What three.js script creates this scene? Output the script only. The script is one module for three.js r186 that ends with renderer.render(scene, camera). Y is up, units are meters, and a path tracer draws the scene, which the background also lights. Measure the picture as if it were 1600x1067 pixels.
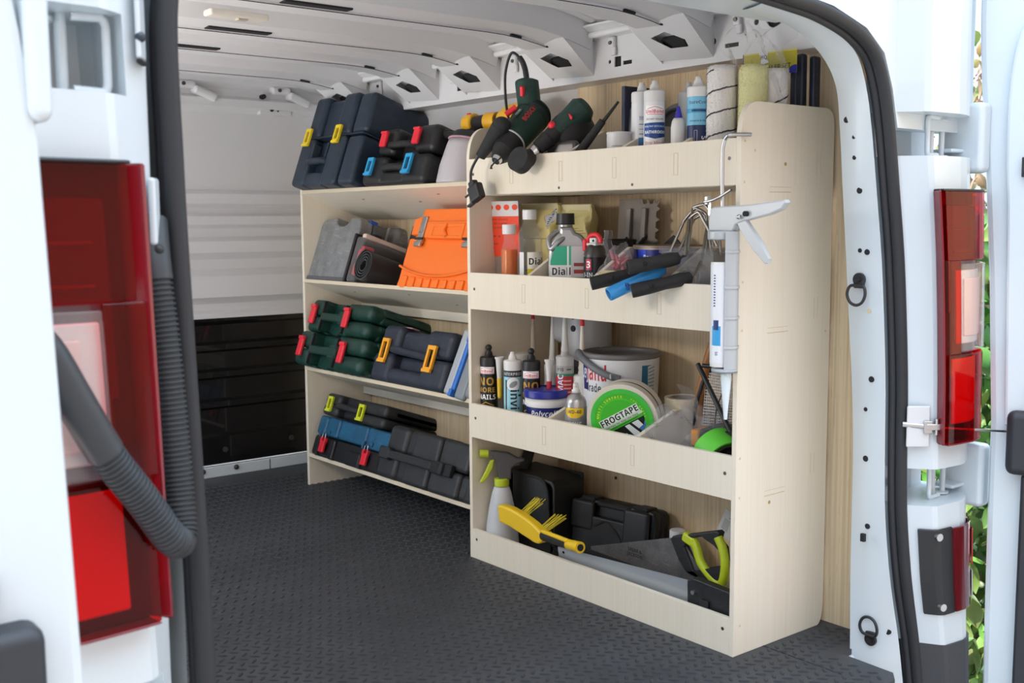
import * as THREE from 'three';
import { RoundedBoxGeometry } from 'three/addons/geometries/RoundedBoxGeometry.js';
import { RectAreaLightUniformsLib } from 'three/addons/lights/RectAreaLightUniformsLib.js';
import { mergeGeometries } from 'three/addons/utils/BufferGeometryUtils.js';

// ---------------------------------------------------------------- camera, sky, exposure
const scene = new THREE.Scene();
const camera = new THREE.PerspectiveCamera(2 * Math.atan(533.5 / 1723.5) * 180 / Math.PI, 1600 / 1067, 0.05, 80);
camera.position.set(-1.7864, 0.9254, 1.4738);
{ // yaw to the right, slightly downwards, a hair of roll
  const yaw = 0.6777, pitch = -0.1073, roll = -0.0063;
  const m = new THREE.Matrix4().makeRotationY(-yaw)
    .multiply(new THREE.Matrix4().makeRotationX(pitch)).multiply(new THREE.Matrix4().makeRotationZ(roll));
  camera.quaternion.setFromRotationMatrix(m);
}
camera.focus = 2.6; camera.userData.fStop = 7.5;
const renderer = new THREE.WebGLRenderer({ antialias: true });
renderer.toneMapping = THREE.LinearToneMapping;
renderer.toneMappingExposure = 1.9;
renderer.shadowMap.enabled = true;
let seed = 7;
const rnd = () => { seed = (seed * 1664525 + 1013904223) >>> 0; return seed / 4294967296; };
{ // bright overcast sky: white haze, a little blue between thin clouds
  const W = 512, H = 256, d = new Uint8Array(W * H * 4);
  for (let y = 0; y < H; y++) for (let x = 0; x < W; x++) {
    const a = x / W * Math.PI * 2, e = y / H;
    const n = Math.sin(a * 3 + e * 9) * .5 + Math.sin(a * 7 - e * 17 + 1.3) * .3 + Math.sin(a * 2 + e * 31) * .2;
    const el = Math.max(0, (y / H - .5) * Math.PI), g = Math.pow((1 + 2 * Math.sin(el)) / 3, 1 / 2.2), k = .5 + .5 * n, i = (y * W + x) * 4; // overcast: overhead three times as bright as the horizon
    d[i] = (206 + 18 * k) * g; d[i + 1] = (226 + 14 * k) * g; d[i + 2] = (249 + 6 * k) * g; d[i + 3] = 255;
  }
  const t = new THREE.DataTexture(d, W, H); t.colorSpace = THREE.SRGBColorSpace;
  t.mapping = THREE.EquirectangularReflectionMapping; t.magFilter = t.minFilter = THREE.LinearFilter; t.needsUpdate = true;
  scene.background = t; scene.environment = t;
  scene.backgroundIntensity = scene.environmentIntensity = 2.8;
}
// high sun from the open side door's side of the van: it lights the paving out there, not the load space itself
const sun = new THREE.DirectionalLight(0xfff6ea, 8.0);
sun.position.set(-2.6, 6.2, -1.2); sun.target.position.set(0, 0, 0); sun.castShadow = true; sun.shadow.radius = 3;
sun.shadow.mapSize.set(2048, 2048);
Object.assign(sun.shadow.camera, { left: -5, right: 5, top: 5, bottom: -5, near: .1, far: 20 });
scene.add(sun, sun.target);

// battery work lamp hung on the left wall, out of the picture: it throws the short crisp shadows on the front boards (its body is built below)
RectAreaLightUniformsLib.init();
const workLight = new THREE.RectAreaLight(0xfff4e6, 20, .30, .16);
workLight.position.set(-1.352, 1.06, -.92); workLight.lookAt(0, .80, -.92); scene.add(workLight);

// ---------------------------------------------------------------- helpers
const V = (x, y, z) => new THREE.Vector3(x, y, z), PI = Math.PI;
const used = new Map();
const numbered = (n) => { const k = (used.get(n) ?? -1) + 1; used.set(n, k); return k ? n + '_' + String(k).padStart(3, '0') : n; };
function thing(name, label, category, pos = [0, 0, 0], rot = [0, 0, 0], group) {
  const o = new THREE.Group(); o.name = numbered(name); o.position.set(...pos); o.rotation.set(...rot);
  o.userData = { label, category }; if (group) o.userData.group = group;
  scene.add(o); return o;
}
function mesh(name, geo, mat, parent, label) {
  const m = new THREE.Mesh(Array.isArray(geo) ? merge(geo) : geo, mat);
  m.name = parent ? name : numbered(name); m.castShadow = m.receiveShadow = true;
  if (parent) { let k = 0, n = name; while (parent.children.some((c) => c.name === n)) n = name + '_' + String(++k).padStart(3, '0'); m.name = n; }
  if (label) m.userData.label = label;
  (parent ?? scene).add(m); return m;
}
function struct(name, geo, mat) { const m = mesh(name, geo, mat); m.userData.kind = 'structure'; return m; }
function merge(list) {
  return mergeGeometries(list.map((g) => {
    const q = g.index ? g.toNonIndexed() : g.clone();
    for (const k of Object.keys(q.attributes)) if (!['position', 'normal', 'uv'].includes(k)) q.deleteAttribute(k);
    if (!q.attributes.uv) q.setAttribute('uv', new THREE.BufferAttribute(new Float32Array(q.attributes.position.count * 2), 2));
    q.morphAttributes = {}; q.clearGroups(); return q;
  }));
}
function T(g, x = 0, y = 0, z = 0, rx = 0, ry = 0, rz = 0) {   // turn, then move
  g.applyMatrix4(new THREE.Matrix4().compose(V(x, y, z), new THREE.Quaternion().setFromEuler(new THREE.Euler(rx, ry, rz)), V(1, 1, 1))); return g;
}
function metreUV(g, swap = false) {                             // uv in metres by facing
  const q = g.index ? g.toNonIndexed() : g, p = q.attributes.position, uv = new Float32Array(p.count * 2);
  const a = V(), b = V(), c = V(), n = V();
  for (let i = 0; i < p.count; i += 3) {
    a.fromBufferAttribute(p, i); b.fromBufferAttribute(p, i + 1); c.fromBufferAttribute(p, i + 2);
    n.subVectors(b, a).cross(c.clone().sub(a)); const ax = Math.abs(n.x), ay = Math.abs(n.y), az = Math.abs(n.z);
    [a, b, c].forEach((v, k) => {
      let s, t;
      if (ax >= ay && ax >= az) { s = v.z; t = v.y; } else if (ay >= az) { s = v.z; t = v.x; } else { s = v.x; t = v.y; }
      if (swap) [s, t] = [t, s];
      uv[(i + k) * 2] = s; uv[(i + k) * 2 + 1] = t;
    });
  }
  q.setAttribute('uv', new THREE.BufferAttribute(uv, 2)); return q;
}
const rb = (w, h, d, r = .004, s = 2) => new RoundedBoxGeometry(w, h, d, s, Math.min(r, w / 2.01, h / 2.01, d / 2.01));
// box between two corners
const bx = (x0, y0, z0, x1, y1, z1, r = .002) => T(rb(Math.abs(x1 - x0), Math.abs(y1 - y0), Math.abs(z1 - z0), r), (x0 + x1) / 2, (y0 + y1) / 2, (z0 + z1) / 2);
const shp = (pts, holes = []) => {
  const s = new THREE.Shape(pts.map(([x, y]) => new THREE.Vector2(x, y)));
  for (const h of holes) s.holes.push(h instanceof THREE.Path ? h : new THREE.Path(h.map(([x, y]) => new THREE.Vector2(x, y))));
  return s;
};
const roundRect = (x0, y0, x1, y1, r) => {
  const s = new THREE.Shape();
  s.moveTo(x0 + r, y0); s.lineTo(x1 - r, y0); s.quadraticCurveTo(x1, y0, x1, y0 + r); s.lineTo(x1, y1 - r); s.quadraticCurveTo(x1, y1, x1 - r, y1);
  s.lineTo(x0 + r, y1); s.quadraticCurveTo(x0, y1, x0, y1 - r); s.lineTo(x0, y0 + r); s.quadraticCurveTo(x0, y0, x0 + r, y0); return s;
};
const circ = (x, y, r, ry = r) => { const p = new THREE.Path(); p.absellipse(x, y, r, ry, 0, PI * 2); return p; };
const rectHole = (x0, y0, x1, y1) => [[x0, y0], [x0, y1], [x1, y1], [x1, y0]];
const ext = (s, depth, bevel = 0, seg = 8) => new THREE.ExtrudeGeometry(s, bevel ? { depth: depth - 2 * bevel, bevelEnabled: true, bevelThickness: bevel, bevelSize: bevel, bevelOffset: -bevel, bevelSegments: 2, curveSegments: seg } : { depth, bevelEnabled: false, curveSegments: seg });
// shape drawn as seen from the aisle: its x runs along z, its y up; it stands out from plane x towards -x
const face = (s, x, depth, bevel = 0, seg = 8) => T(ext(s, depth, bevel, seg), x - bevel * 0, 0, 0, 0, -PI / 2, 0);
// shape in x, y extruded along z from z0
const along = (s, z0, depth, bevel = 0, seg = 8) => T(ext(s, depth, bevel, seg), 0, 0, z0 + bevel);
// shape in x, z (plan) extruded upwards from y0
const upward = (s, y0, h, bevel = 0) => { const g = ext(s, h, bevel); g.rotateX(PI / 2); g.translate(0, y0 + h - bevel, 0); return g; };
const lathe = (pts, seg = 32) => new THREE.LatheGeometry(pts.map(([r, y]) => new THREE.Vector2(r, y)), seg);
const cyl = (r0, r1, h, seg = 24, open = false) => new THREE.CylinderGeometry(r1, r0, h, seg, 1, open);     // r0 below, r1 above, centred
const tube = (pts, r, n = 40, m = 10, closed = false, tension = .5) => new THREE.TubeGeometry(new THREE.CatmullRomCurve3(pts.map((p) => V(...p)), closed, 'catmullrom', tension), n, r, m, closed);
function rod(a, b, r, seg = 12, r2 = r) {                        // cylinder from a to b
  const A = V(...a), B = V(...b), g = cyl(r, r2, A.distanceTo(B), seg);
  g.applyQuaternion(new THREE.Quaternion().setFromUnitVectors(V(0, 1, 0), B.clone().sub(A).normalize())); g.translate((a[0] + b[0]) / 2, (a[1] + b[1]) / 2, (a[2] + b[2]) / 2); return g;
}
function aimed(g, from, to) {                                    // geometry built along +y from the origin, aimed from one point to another
  const d = V(...to).sub(V(...from)).normalize();
  g.applyQuaternion(new THREE.Quaternion().setFromUnitVectors(V(0, 1, 0), d)); g.translate(...from); return g;
}
function grid(nu, nv, fn) {                                      // surface from fn(u, v) -> [x, y, z]
  const pos = [], uv = [], idx = [];
  for (let j = 0; j <= nv; j++) for (let i = 0; i <= nu; i++) { pos.push(...fn(i / nu, j / nv)); uv.push(i / nu, j / nv); }
  for (let j = 0; j < nv; j++) for (let i = 0; i < nu; i++) { const a = j * (nu + 1) + i; idx.push(a, a + 1, a + nu + 2, a, a + nu + 2, a + nu + 1); }
  const g = new THREE.BufferGeometry();
  g.setAttribute('position', new THREE.Float32BufferAttribute(pos, 3)); g.setAttribute('uv', new THREE.Float32BufferAttribute(uv, 2)); g.setIndex(idx); g.computeVertexNormals(); return g;
}
const noise2 = (() => {                                          // value noise that repeats after n cells
  const tab = new Float32Array(65536); let s = 99; for (let i = 0; i < 65536; i++) { s = (s * 1664525 + 1013904223) >>> 0; tab[i] = s / 4294967296; }
  const h = (x, y, n) => tab[(((x % n) + n) % n * 197 + ((y % n) + n) % n * 7919 + n * 31) & 65535];
  return (x, y, n) => { const i = Math.floor(x), j = Math.floor(y), f = x - i, g = y - j, u = f * f * (3 - 2 * f), v = g * g * (3 - 2 * g);
    return (h(i, j, n) * (1 - u) + h(i + 1, j, n) * u) * (1 - v) + (h(i, j + 1, n) * (1 - u) + h(i + 1, j + 1, n) * u) * v; };
})();
function dataTex(W, H, fn, rep = [1, 1], srgb = true) {
  const d = new Uint8Array(W * H * 4);
  for (let y = 0; y < H; y++) for (let x = 0; x < W; x++) { const c = fn(x / W, y / H), i = (y * W + x) * 4; d[i] = c[0] * 255; d[i + 1] = c[1] * 255; d[i + 2] = c[2] * 255; d[i + 3] = 255; }
  const t = new THREE.DataTexture(d, W, H); if (srgb) t.colorSpace = THREE.SRGBColorSpace; t.wrapS = t.wrapT = THREE.RepeatWrapping; t.repeat.set(...rep);
  t.magFilter = THREE.LinearFilter; t.minFilter = THREE.LinearMipmapLinearFilter; t.generateMipmaps = true; t.needsUpdate = true; return t;
}
function art(w, h, draw) {                                       // flat print: a canvas w x h pixels
  const c = document.createElement('canvas'); c.width = w; c.height = h; draw(c.getContext('2d'), w, h);
  const t = new THREE.CanvasTexture(c); t.colorSpace = THREE.SRGBColorSpace; return t;
}
const txt = (c, s, x, y, size, color, o = {}) => {
  c.save(); c.translate(x, y); if (o.rot) c.rotate(o.rot); if (o.sx) c.scale(o.sx, 1);
  c.font = `${o.italic ? 'italic ' : ''}${o.bold === false ? '' : 'bold '}${size}px ${o.font ?? 'sans-serif'}`; c.textAlign = o.align ?? 'center'; c.textBaseline = 'middle'; c.fillStyle = color; c.fillText(s, 0, 0); c.restore();
};

// ---------------------------------------------------------------- materials
const C = (r, g, b) => new THREE.Color().setRGB(r, g, b);
const std = (r, g, b, rough = .5, o = {}) => new THREE.MeshStandardMaterial({ color: C(r, g, b), roughness: rough, ...o });
const phy = (r, g, b, rough, o) => new THREE.MeshPhysicalMaterial({ color: C(r, g, b), roughness: rough, ...o });
const woodTex = (base, dark, amount, fine) => dataTex(1024, 512, (u, v) => {
  const w = .5 * noise2(u * 200, v * 3, 200) + .3 * noise2(u * fine, v * 6, fine) + .2 * noise2(u * 23, v * 2, 23);
  const fl = noise2(u * 300, v * 30, 300) > .82 ? .25 : 0, big = noise2(u * 5, v * 3, 5) * .35;
  const k = Math.min(1, amount * (Math.max(0, w - .35) * 1.6 + fl + big * .6));
  return base.map((b, i) => b + (dark[i] - b) * k);
}, [1.6, 1.0]);
const texPly = woodTex([.92, .885, .815], [.83, .77, .65], .16, 90);
const texWall = woodTex([.90, .815, .68], [.73, .61, .45], .62, 120);
const speck = dataTex(512, 512, (u, v) => {                      // handled plastic: scuffs, specks of dust
  const n = .6 * noise2(u * 12, v * 12, 12) + .4 * noise2(u * 60, v * 60, 60);
  const s = noise2(u * 170, v * 170, 170) > .965 ? .3 : 0, sc = noise2(u * 9 + v * 90, v * 20 - u * 4, 512) > .88 ? .10 : 0;
  const k = Math.min(1, .62 + .2 * n + s + sc); return [k, k, k];
}, [4, 4]);
const grainBump = dataTex(256, 256, (u, v) => { const n = noise2(u * 128, v * 128, 128); return [n, n, n]; }, [8, 8], false);
const M = {
  ply: new THREE.MeshStandardMaterial({ map: texPly, roughness: .55 }),
  plyEdge: std(.72, .62, .46, .6),
  plyWall: new THREE.MeshStandardMaterial({ map: texWall, roughness: .6 }),
  slot: std(.66, .55, .38, .7),
  white: phy(.635, .70, .735, .38, { clearcoat: .5, clearcoatRoughness: .2 }),
  inner: phy(.725, .725, .742, .45, { clearcoat: .3, clearcoatRoughness: .3 }),
  hole: std(.012, .013, .016, .8),
  black: std(.018, .019, .021, .42),
  rubber: std(.022, .024, .028, .62),
  mat: std(1, 1, 1, .50),
  screw: std(.10, .09, .08, .4, { metalness: .6 }),
  steel: std(.55, .56, .57, .3, { metalness: 1 }),
  chrome: std(.7, .7, .7, .18, { metalness: 1 }),
};
const plastic = (r, g, b, rough = .45) => new THREE.MeshStandardMaterial({ color: C(r, g, b), map: speck, roughness: rough, bumpMap: grainBump, bumpScale: .0003 });

// ---------------------------------------------------------------- the van: floor, ceiling, walls, rear frame
const XC = -.545;                                                // middle of the van
{ // rubber mat with a diamond tread, worn and dusty
  const tex = dataTex(1024, 1024, (u, v) => {
    const n = noise2(u * 6, v * 6, 6) * .5 + noise2(u * 30, v * 30, 30) * .3 + noise2(u * 140, v * 140, 140) * .2;
    const sp = noise2(u * 400, v * 400, 400) > .985 ? .3 : 0, st = noise2(u * 40 + v * 14, v * 150, 1024) > .93 && noise2(u * 7, v * 7, 7) > .5 ? .07 : 0;
    const k = .20 + .10 * n + sp * .55 + st; return [k * .98, k * 1.02, k * 1.09];
  }, [.8, .8]);
  M.mat.map = tex; M.mat.bumpMap = grainBump; M.mat.bumpScale = .0005;
  const f = struct('floor', metreUV(upward(shp([[-1.34, -2.4], [.335, -2.4], [.335, .13], [.196, .135], [.19, .262], [.16, .285], [-1.29, .285], [-1.34, .1]]), -.012, .012)), M.mat);
  // raised tread: bars set crosswise in a basket pattern, rows 26 mm apart
  const bar = new THREE.SphereGeometry(1, 10, 6, 0, PI * 2, 0, PI / 2); bar.scale(.0115, .0032, .0044);
  const spots = []; const P = .0262;
  for (let i = -52; i < 14; i++) for (let j = -92; j < 12; j++) {
    const x = i * P + (j & 1 ? P / 2 : 0), z = j * P * .9;
    if (x < -1.3 || x > .32 || z < -2.3 || z > .26 || (z > .1 && x > .17) || (x > -.013 && z > -.95 && z < .013)) continue;
    spots.push([x, z, (j & 1) ? PI / 4 : -PI / 4]);
  }
  const im = new THREE.InstancedMesh(bar, M.mat, spots.length), q = new THREE.Quaternion();
  spots.forEach(([x, z, a], i) => im.setMatrixAt(i, new THREE.Matrix4().compose(V(x, 0, z), q.setFromAxisAngle(V(0, 1, 0), a), V(1, 1, 1))));
  im.name = 'tread_bars'; im.userData.kind = 'stuff'; im.castShadow = im.receiveShadow = true; f.add(im);
  mesh('seam', bx(.1, .0002, -.1, .1018, .0012, .2, .0004), M.hole, f).rotation.y = .0;
}
// load floor under the mat, sill at the rear
struct('load_sill', [bx(-1.44, -.09, -2.4, .40, -.013, .14, .01), bx(-1.28, -.30, .20, .2, -.02, .28, .015)], M.white);

// bulkhead: pressed white upper panel, glossy black lower panel, white strip with plugs
{
  const prof = [[1.56, 0], [1.47, 0], [1.455, .03], [1.43, .03], [1.41, .012], [1.385, .012], [1.372, .035], [1.345, .035], [1.325, .004], [1.05, .0], [1.035, .014], [1.0, .014], [.985, .002], [.965, .0], [.955, .018], [.925, .02], [.912, .006], [.88, .004], [.865, .024], [.825, .026], [.80, .008], [.765, .006], [.74, .03], [.665, .034], [.64, .014], [.615, .012], [.605, .02], [.588, .02]];
  const s = shp([...prof.map(([y, o]) => [-2.33 + o * (y < 1.06 ? 1.7 : 1.15), y]), [-2.37, .588], [-2.37, 1.56]]);
  const g = ext(s, 1.86, 0); g.rotateY(-PI / 2); g.rotateY(PI); // profile in (z, y), extruded along x
  const w = new THREE.BufferGeometry().copy(g); 
  // rotate so that shape x -> z, extrusion -> x
  const h = ext(s, 1.86); h.applyMatrix4(new THREE.Matrix4().makeBasis(V(0, 0, 1), V(0, 1, 0), V(-1, 0, 0))); h.translate(.43, 0, 0);
  const b = struct('wall_front', h, M.inner);
  for (const x of [-.2, .168, -.58, -.95]) { mesh('bracket', [bx(x - .05, 1.40, -2.325, x + .03, 1.428, -2.285, .012), T(rb(.09, .03, .05, .012), x + .06, 1.385, -2.30, 0, 0, -.35)], M.inner, b); mesh('bolt', rod([x - .02, 1.415, -2.29], [x - .02, 1.415, -2.282], .007), M.screw, b); }
  for (const [x, y, r] of [[.088, 1.39, .009], [.118, 1.344, .008], [.143, 1.340, .003]]) mesh('hole', rod([x, y, -2.33], [x, y, -2.291], r, 6), M.hole, b);
  mesh('pressed_plate', [bx(.07, 1.325, -2.33, .20, 1.362, -2.296, .006), bx(-.1, 1.0, -2.32, -.03, 1.02, -2.312, .004), bx(.02, .985, -2.33, .2, .999, -2.318, .004)], M.inner, b);
  const lp = [[.588, .012], [.575, .012], [.56, .0], [.50, .0], [.49, .016], [.47, .016], [.46, .0], [.40, 0], [.39, .016], [.37, .016], [.36, 0], [.29, 0], [.28, .016], [.26, .016], [.25, 0], [.16, 0], [.15, .02], [.05, .02], [.042, .0]];
  const l = ext(shp([...lp.map(([y, o]) => [-2.335 + o, y]), [-2.37, .042], [-2.37, .588]]), 1.86); l.applyMatrix4(new THREE.Matrix4().makeBasis(V(0, 0, 1), V(0, 1, 0), V(-1, 0, 0))); l.translate(.43, 0, 0);
  const bl = mesh('lower_panel', l, phy(.006, .006, .007, .24, { clearcoat: .4 }), b, 'black lower half');
  for (const [x, y] of [[-.1, .1], [.17, .11], [-.45, .1]]) mesh('bolt', rod([x, y, -2.32], [x, y, -2.309], .01), M.screw, b);
  const st = mesh('strip', bx(-1.4, .0, -2.335, .4, .042, -2.312, .004), M.white, b, 'white strip along the floor');
  for (const x of [-.19, -.06, -.4, -.6]) mesh('plug', T(new THREE.SphereGeometry(.010, 12, 8), x, .028, -2.312), M.black, b);
  mesh('joint', bx(.075, .002, -2.313, .078, .04, -2.3105, .0005), M.hole, b);
}
// right body side: shell, ply lining, cant rail with holes
struct('wall_right', bx(.40, -.3, -2.45, .45, 1.5, .16, .01), M.white);
{ const p = struct('wall_lining', metreUV(face(shp([[-2.31, 0], [.175, 0], [.175, .9], [.06, 1.30], [-.86, 1.30], [-.865, 1.215], [-2.31, 1.215]]), .345, .012)), M.plyWall);
  p.userData.label = 'ply lining of the right wall';
  mesh('panel_joint', bx(.3325, .0, -1.252, .334, 1.2, -1.249, .0004), M.hole, p);
  for (const [y, z] of [[1.262, -.37], [.57, -.62], [.215, -.7], [.2, -.16]]) mesh('screw', rod([.334, y, z], [.331, y, z], .0045, 10), M.screw, p);
  // rust-brown run marks where varnish dripped at the top edge
  const run = dataTex(256, 64, (u, v) => { const k = noise2(u * 70, 1, 70); const on = v > .35 + .6 * k; const t = on ? .55 + .3 * noise2(u * 40, v * 2, 40) : 0; return [.86 - .22 * t, .76 - .42 * t, .62 - .50 * t]; });
  mesh('varnish_runs', bx(.3318, 1.255, -.36, .3332, 1.3005, -.2, .0003), new THREE.MeshStandardMaterial({ map: run, roughness: .55 }), p, 'rust brown run marks along the top edge');
  // strip of white body between lining and rail
  struct('wall_backing', [bx(.345, 1.19, -2.33, .37, 1.42, .1, .004)], M.inner);
}
const ribY = (x) => 1.402 - .5 * Math.max(0, x + .05) ** 2;
const ribZ = [.06, -.37, -.78, -1.18, -1.49, -1.90];
{
  // rail face seen from inside, with its punched holes
  const O = (z, y, w, h) => rectHole(z - w / 2, y - h / 2, z + w / 2, y + h / 2);
  const holes = [O(-1.43, 1.337, .022, .024), O(-1.30, 1.34, .024, .026), O(-.765, 1.335, .024, .026), O(-.61, 1.336, .024, .026), O(-.575, 1.330, .032, .010), O(-.235, 1.330, .040, .010),
    circ(-1.52, 1.345, .012, .026), circ(-.79, 1.332, .008), circ(-.29, 1.345, .008), circ(-.165, 1.372, .007), circ(-.115, 1.375, .022, .022), circ(-1.548, 1.352, .005), circ(-.64, 1.338, .005), circ(-.99, 1.35, .006), circ(-.73, 1.338, .004), circ(-1.02, 1.362, .005)];
  const r = struct('roof_rail', [face(shp([[-2.1, 1.296], [.11, 1.296], [.11, 1.405], [-2.1, 1.405]], holes), .25, .004),
    along(shp([[.246, 1.302], [.250, 1.296], [.36, 1.299], [.36, 1.306], [.25, 1.31]]), -2.1, 2.2),
    along(shp([[.246, 1.40], [.19, 1.425], [.19, 1.43], [.25, 1.43]]), -2.1, 2.2)], M.inner);
  mesh('cavity', bx(.252, 1.30, -2.09, .34, 1.40, .1, .002), M.hole, r);
  for (let i = 0; i < ribZ.length; i++) {                        // end bracket of each rib, with a pressed slot
    const z = ribZ[i] + .0; if (i === 0) continue;
    const s = shp([[-.095, 1.396], [-.082, 1.318], [.080, 1.308], [.09, 1.396]], [[[-.02, 1.338], [-.055, 1.363], [.0, 1.370], [.040, 1.350], [.035, 1.336]]]);
    const g = face(s, 0, .003); g.applyMatrix4(new THREE.Matrix4().makeShear(0, 0, 0, 0, 0, 0)); 
    // lean the plate: its top reaches in towards the aisle
    const p = g.attributes.position; for (let k = 0; k < p.count; k++) { const y = p.getY(k); p.setX(k, p.getX(k) + .248 - (y - 1.31) * 1.35); p.setZ(k, p.getZ(k) + z); } g.computeVertexNormals();
    const side = (zz, zt) => { const q = shp([[.248, 1.31], [.130, 1.398], [.248, 1.398]]); return T(ext(q, .003), 0, 0, z + zz); };
    const br = mesh('rib_bracket', [g, side(.078), side(-.084)], M.inner, r);
    mesh('slot', T(rb(.03, .03, .07, .004), .220, 1.357, z - .01, 0, 0, .64), M.hole, br);
    mesh('clip', [T(rb(.012, .03, .022, .005), .24, 1.385, z + .155), T(rb(.008, .022, .018, .004), .24, 1.362, z + .16)], M.inner, r);
    mesh('bolt', rod([.24, 1.385, z + .155], [.230, 1.383, z + .155], .005, 8), M.screw, r);
    if (i > 0 && i < ribZ.length) mesh('rolled_edge', rod([.215, 1.407, z + .10], [.215, 1.407, Math.min(z + .33, .1)], .0085, 12), M.inner, r);
  }
}
{ // ceiling skin with swages, cross ribs each a pressed hat section with a lapped seam and slots
  const sk = (x) => ribY(x) + .070;
  const prof = []; for (let i = 0; i <= 24; i++) { const x = -1.42 + i * (1.68 / 24); prof.push([x, x < -.8 ? 1.472 - .25 * Math.max(0, -.8 - x) ** 2 : sk(x)]); }
  const c = struct('ceiling', along(shp([...prof, [.45, 1.40], [.45, 1.53], [-1.45, 1.53], [-1.45, 1.42]]), -2.45, 2.66), M.inner);
  const ribbon = (z0, z1, lo, hi) => grid(28, 1, (u, v) => { const x = -1.35 + u * 1.58; const z = z0 + (z1 - z0) * v; const y = x < -.8 ? 1.402 - .25 * (-.8 - x) ** 2 : ribY(x); return [x, y + lo + (hi - lo) * v, z]; });
  for (const z of ribZ) {
    const rbm = mesh('rib', [ribbon(z + .105, z + .085, .070, .012), ribbon(z + .085, z + .005, .012, .006), ribbon(z + .005, z + .003, .006, .0), ribbon(z + .003, z - .075, 0, .002), ribbon(z - .075, z - .10, .002, .024), ribbon(z - .10, z - .125, .024, .070)], M.inner, c);
    mesh('seam', grid(28, 1, (u, v) => { const x = -1.35 + u * 1.58; return [x, (x < -.8 ? 1.402 - .25 * (-.8 - x) ** 2 : ribY(x)) - .0004 + .0018 * v, z + .0045]; }), M.hole, rbm);
    for (const x of [-.95, -.56, .02, .14]) { const long = x < -.3; const w = long ? .17 : .035; mesh('slot', T(rb(w, .006, long ? .03 : .009, .002), x + .02, ribY(x + .02) + (long ? .007 : .003), z + (long ? .02 : .008), 0, 0, x > 0 ? -.14 : 0), M.hole, rbm); }
    for (const x of [-.30, .09]) mesh('pressed_dimple', T(new THREE.SphereGeometry(1, 18, 10), x, ribY(x) + .022, z - .105, 0, 0, x > 0 ? -.15 : 0).scale(1, 1, 1), M.inner, rbm).geometry = T(new THREE.SphereGeometry(1, 18, 10).scale(.07, .018, .03), x, ribY(x) + .03, z - .11);
  }
  for (const z of [-.14, -.21, -.60, -.66, -1.02, -1.08, -1.40, -1.46, -1.78, -1.84]) mesh('swage', ribbonTube(z), M.inner, c);
  function ribbonTube(z) { return grid(28, 6, (u, v) => { const x = -1.3 + u * 1.5, a = v * PI; const y = (x < -.8 ? 1.472 - .25 * (-.8 - x) ** 2 : sk(x)); return [x, y - .007 * Math.sin(a) + .001, z + .018 * Math.cos(a)]; }); }
  const fit = mesh('interior_lamp', T(rb(.15, .016, .045, .006), -.61, 1.417, -1.02), std(.72, .67, .60, .3), c, 'slim cream interior lamp');
  mesh('lamp_clip', T(rb(.025, .006, .02, .002), -.60, 1.408, -1.015), std(.45, .4, .33, .4), fit);
}
// left body side with the sliding side door open (daylight from the left), outside the picture
struct('wall_left', [bx(-1.47, -.3, -2.45, -1.42, 1.5, -2.22, .01), bx(-1.47, -.3, -1.05, -1.42, 1.5, .2, .01), bx(-1.47, 1.32, -2.25, -1.42, 1.5, -1.0, .01), bx(-1.47, -.3, -2.25, -1.42, -.02, -1.0, .01)], M.inner);

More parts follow.
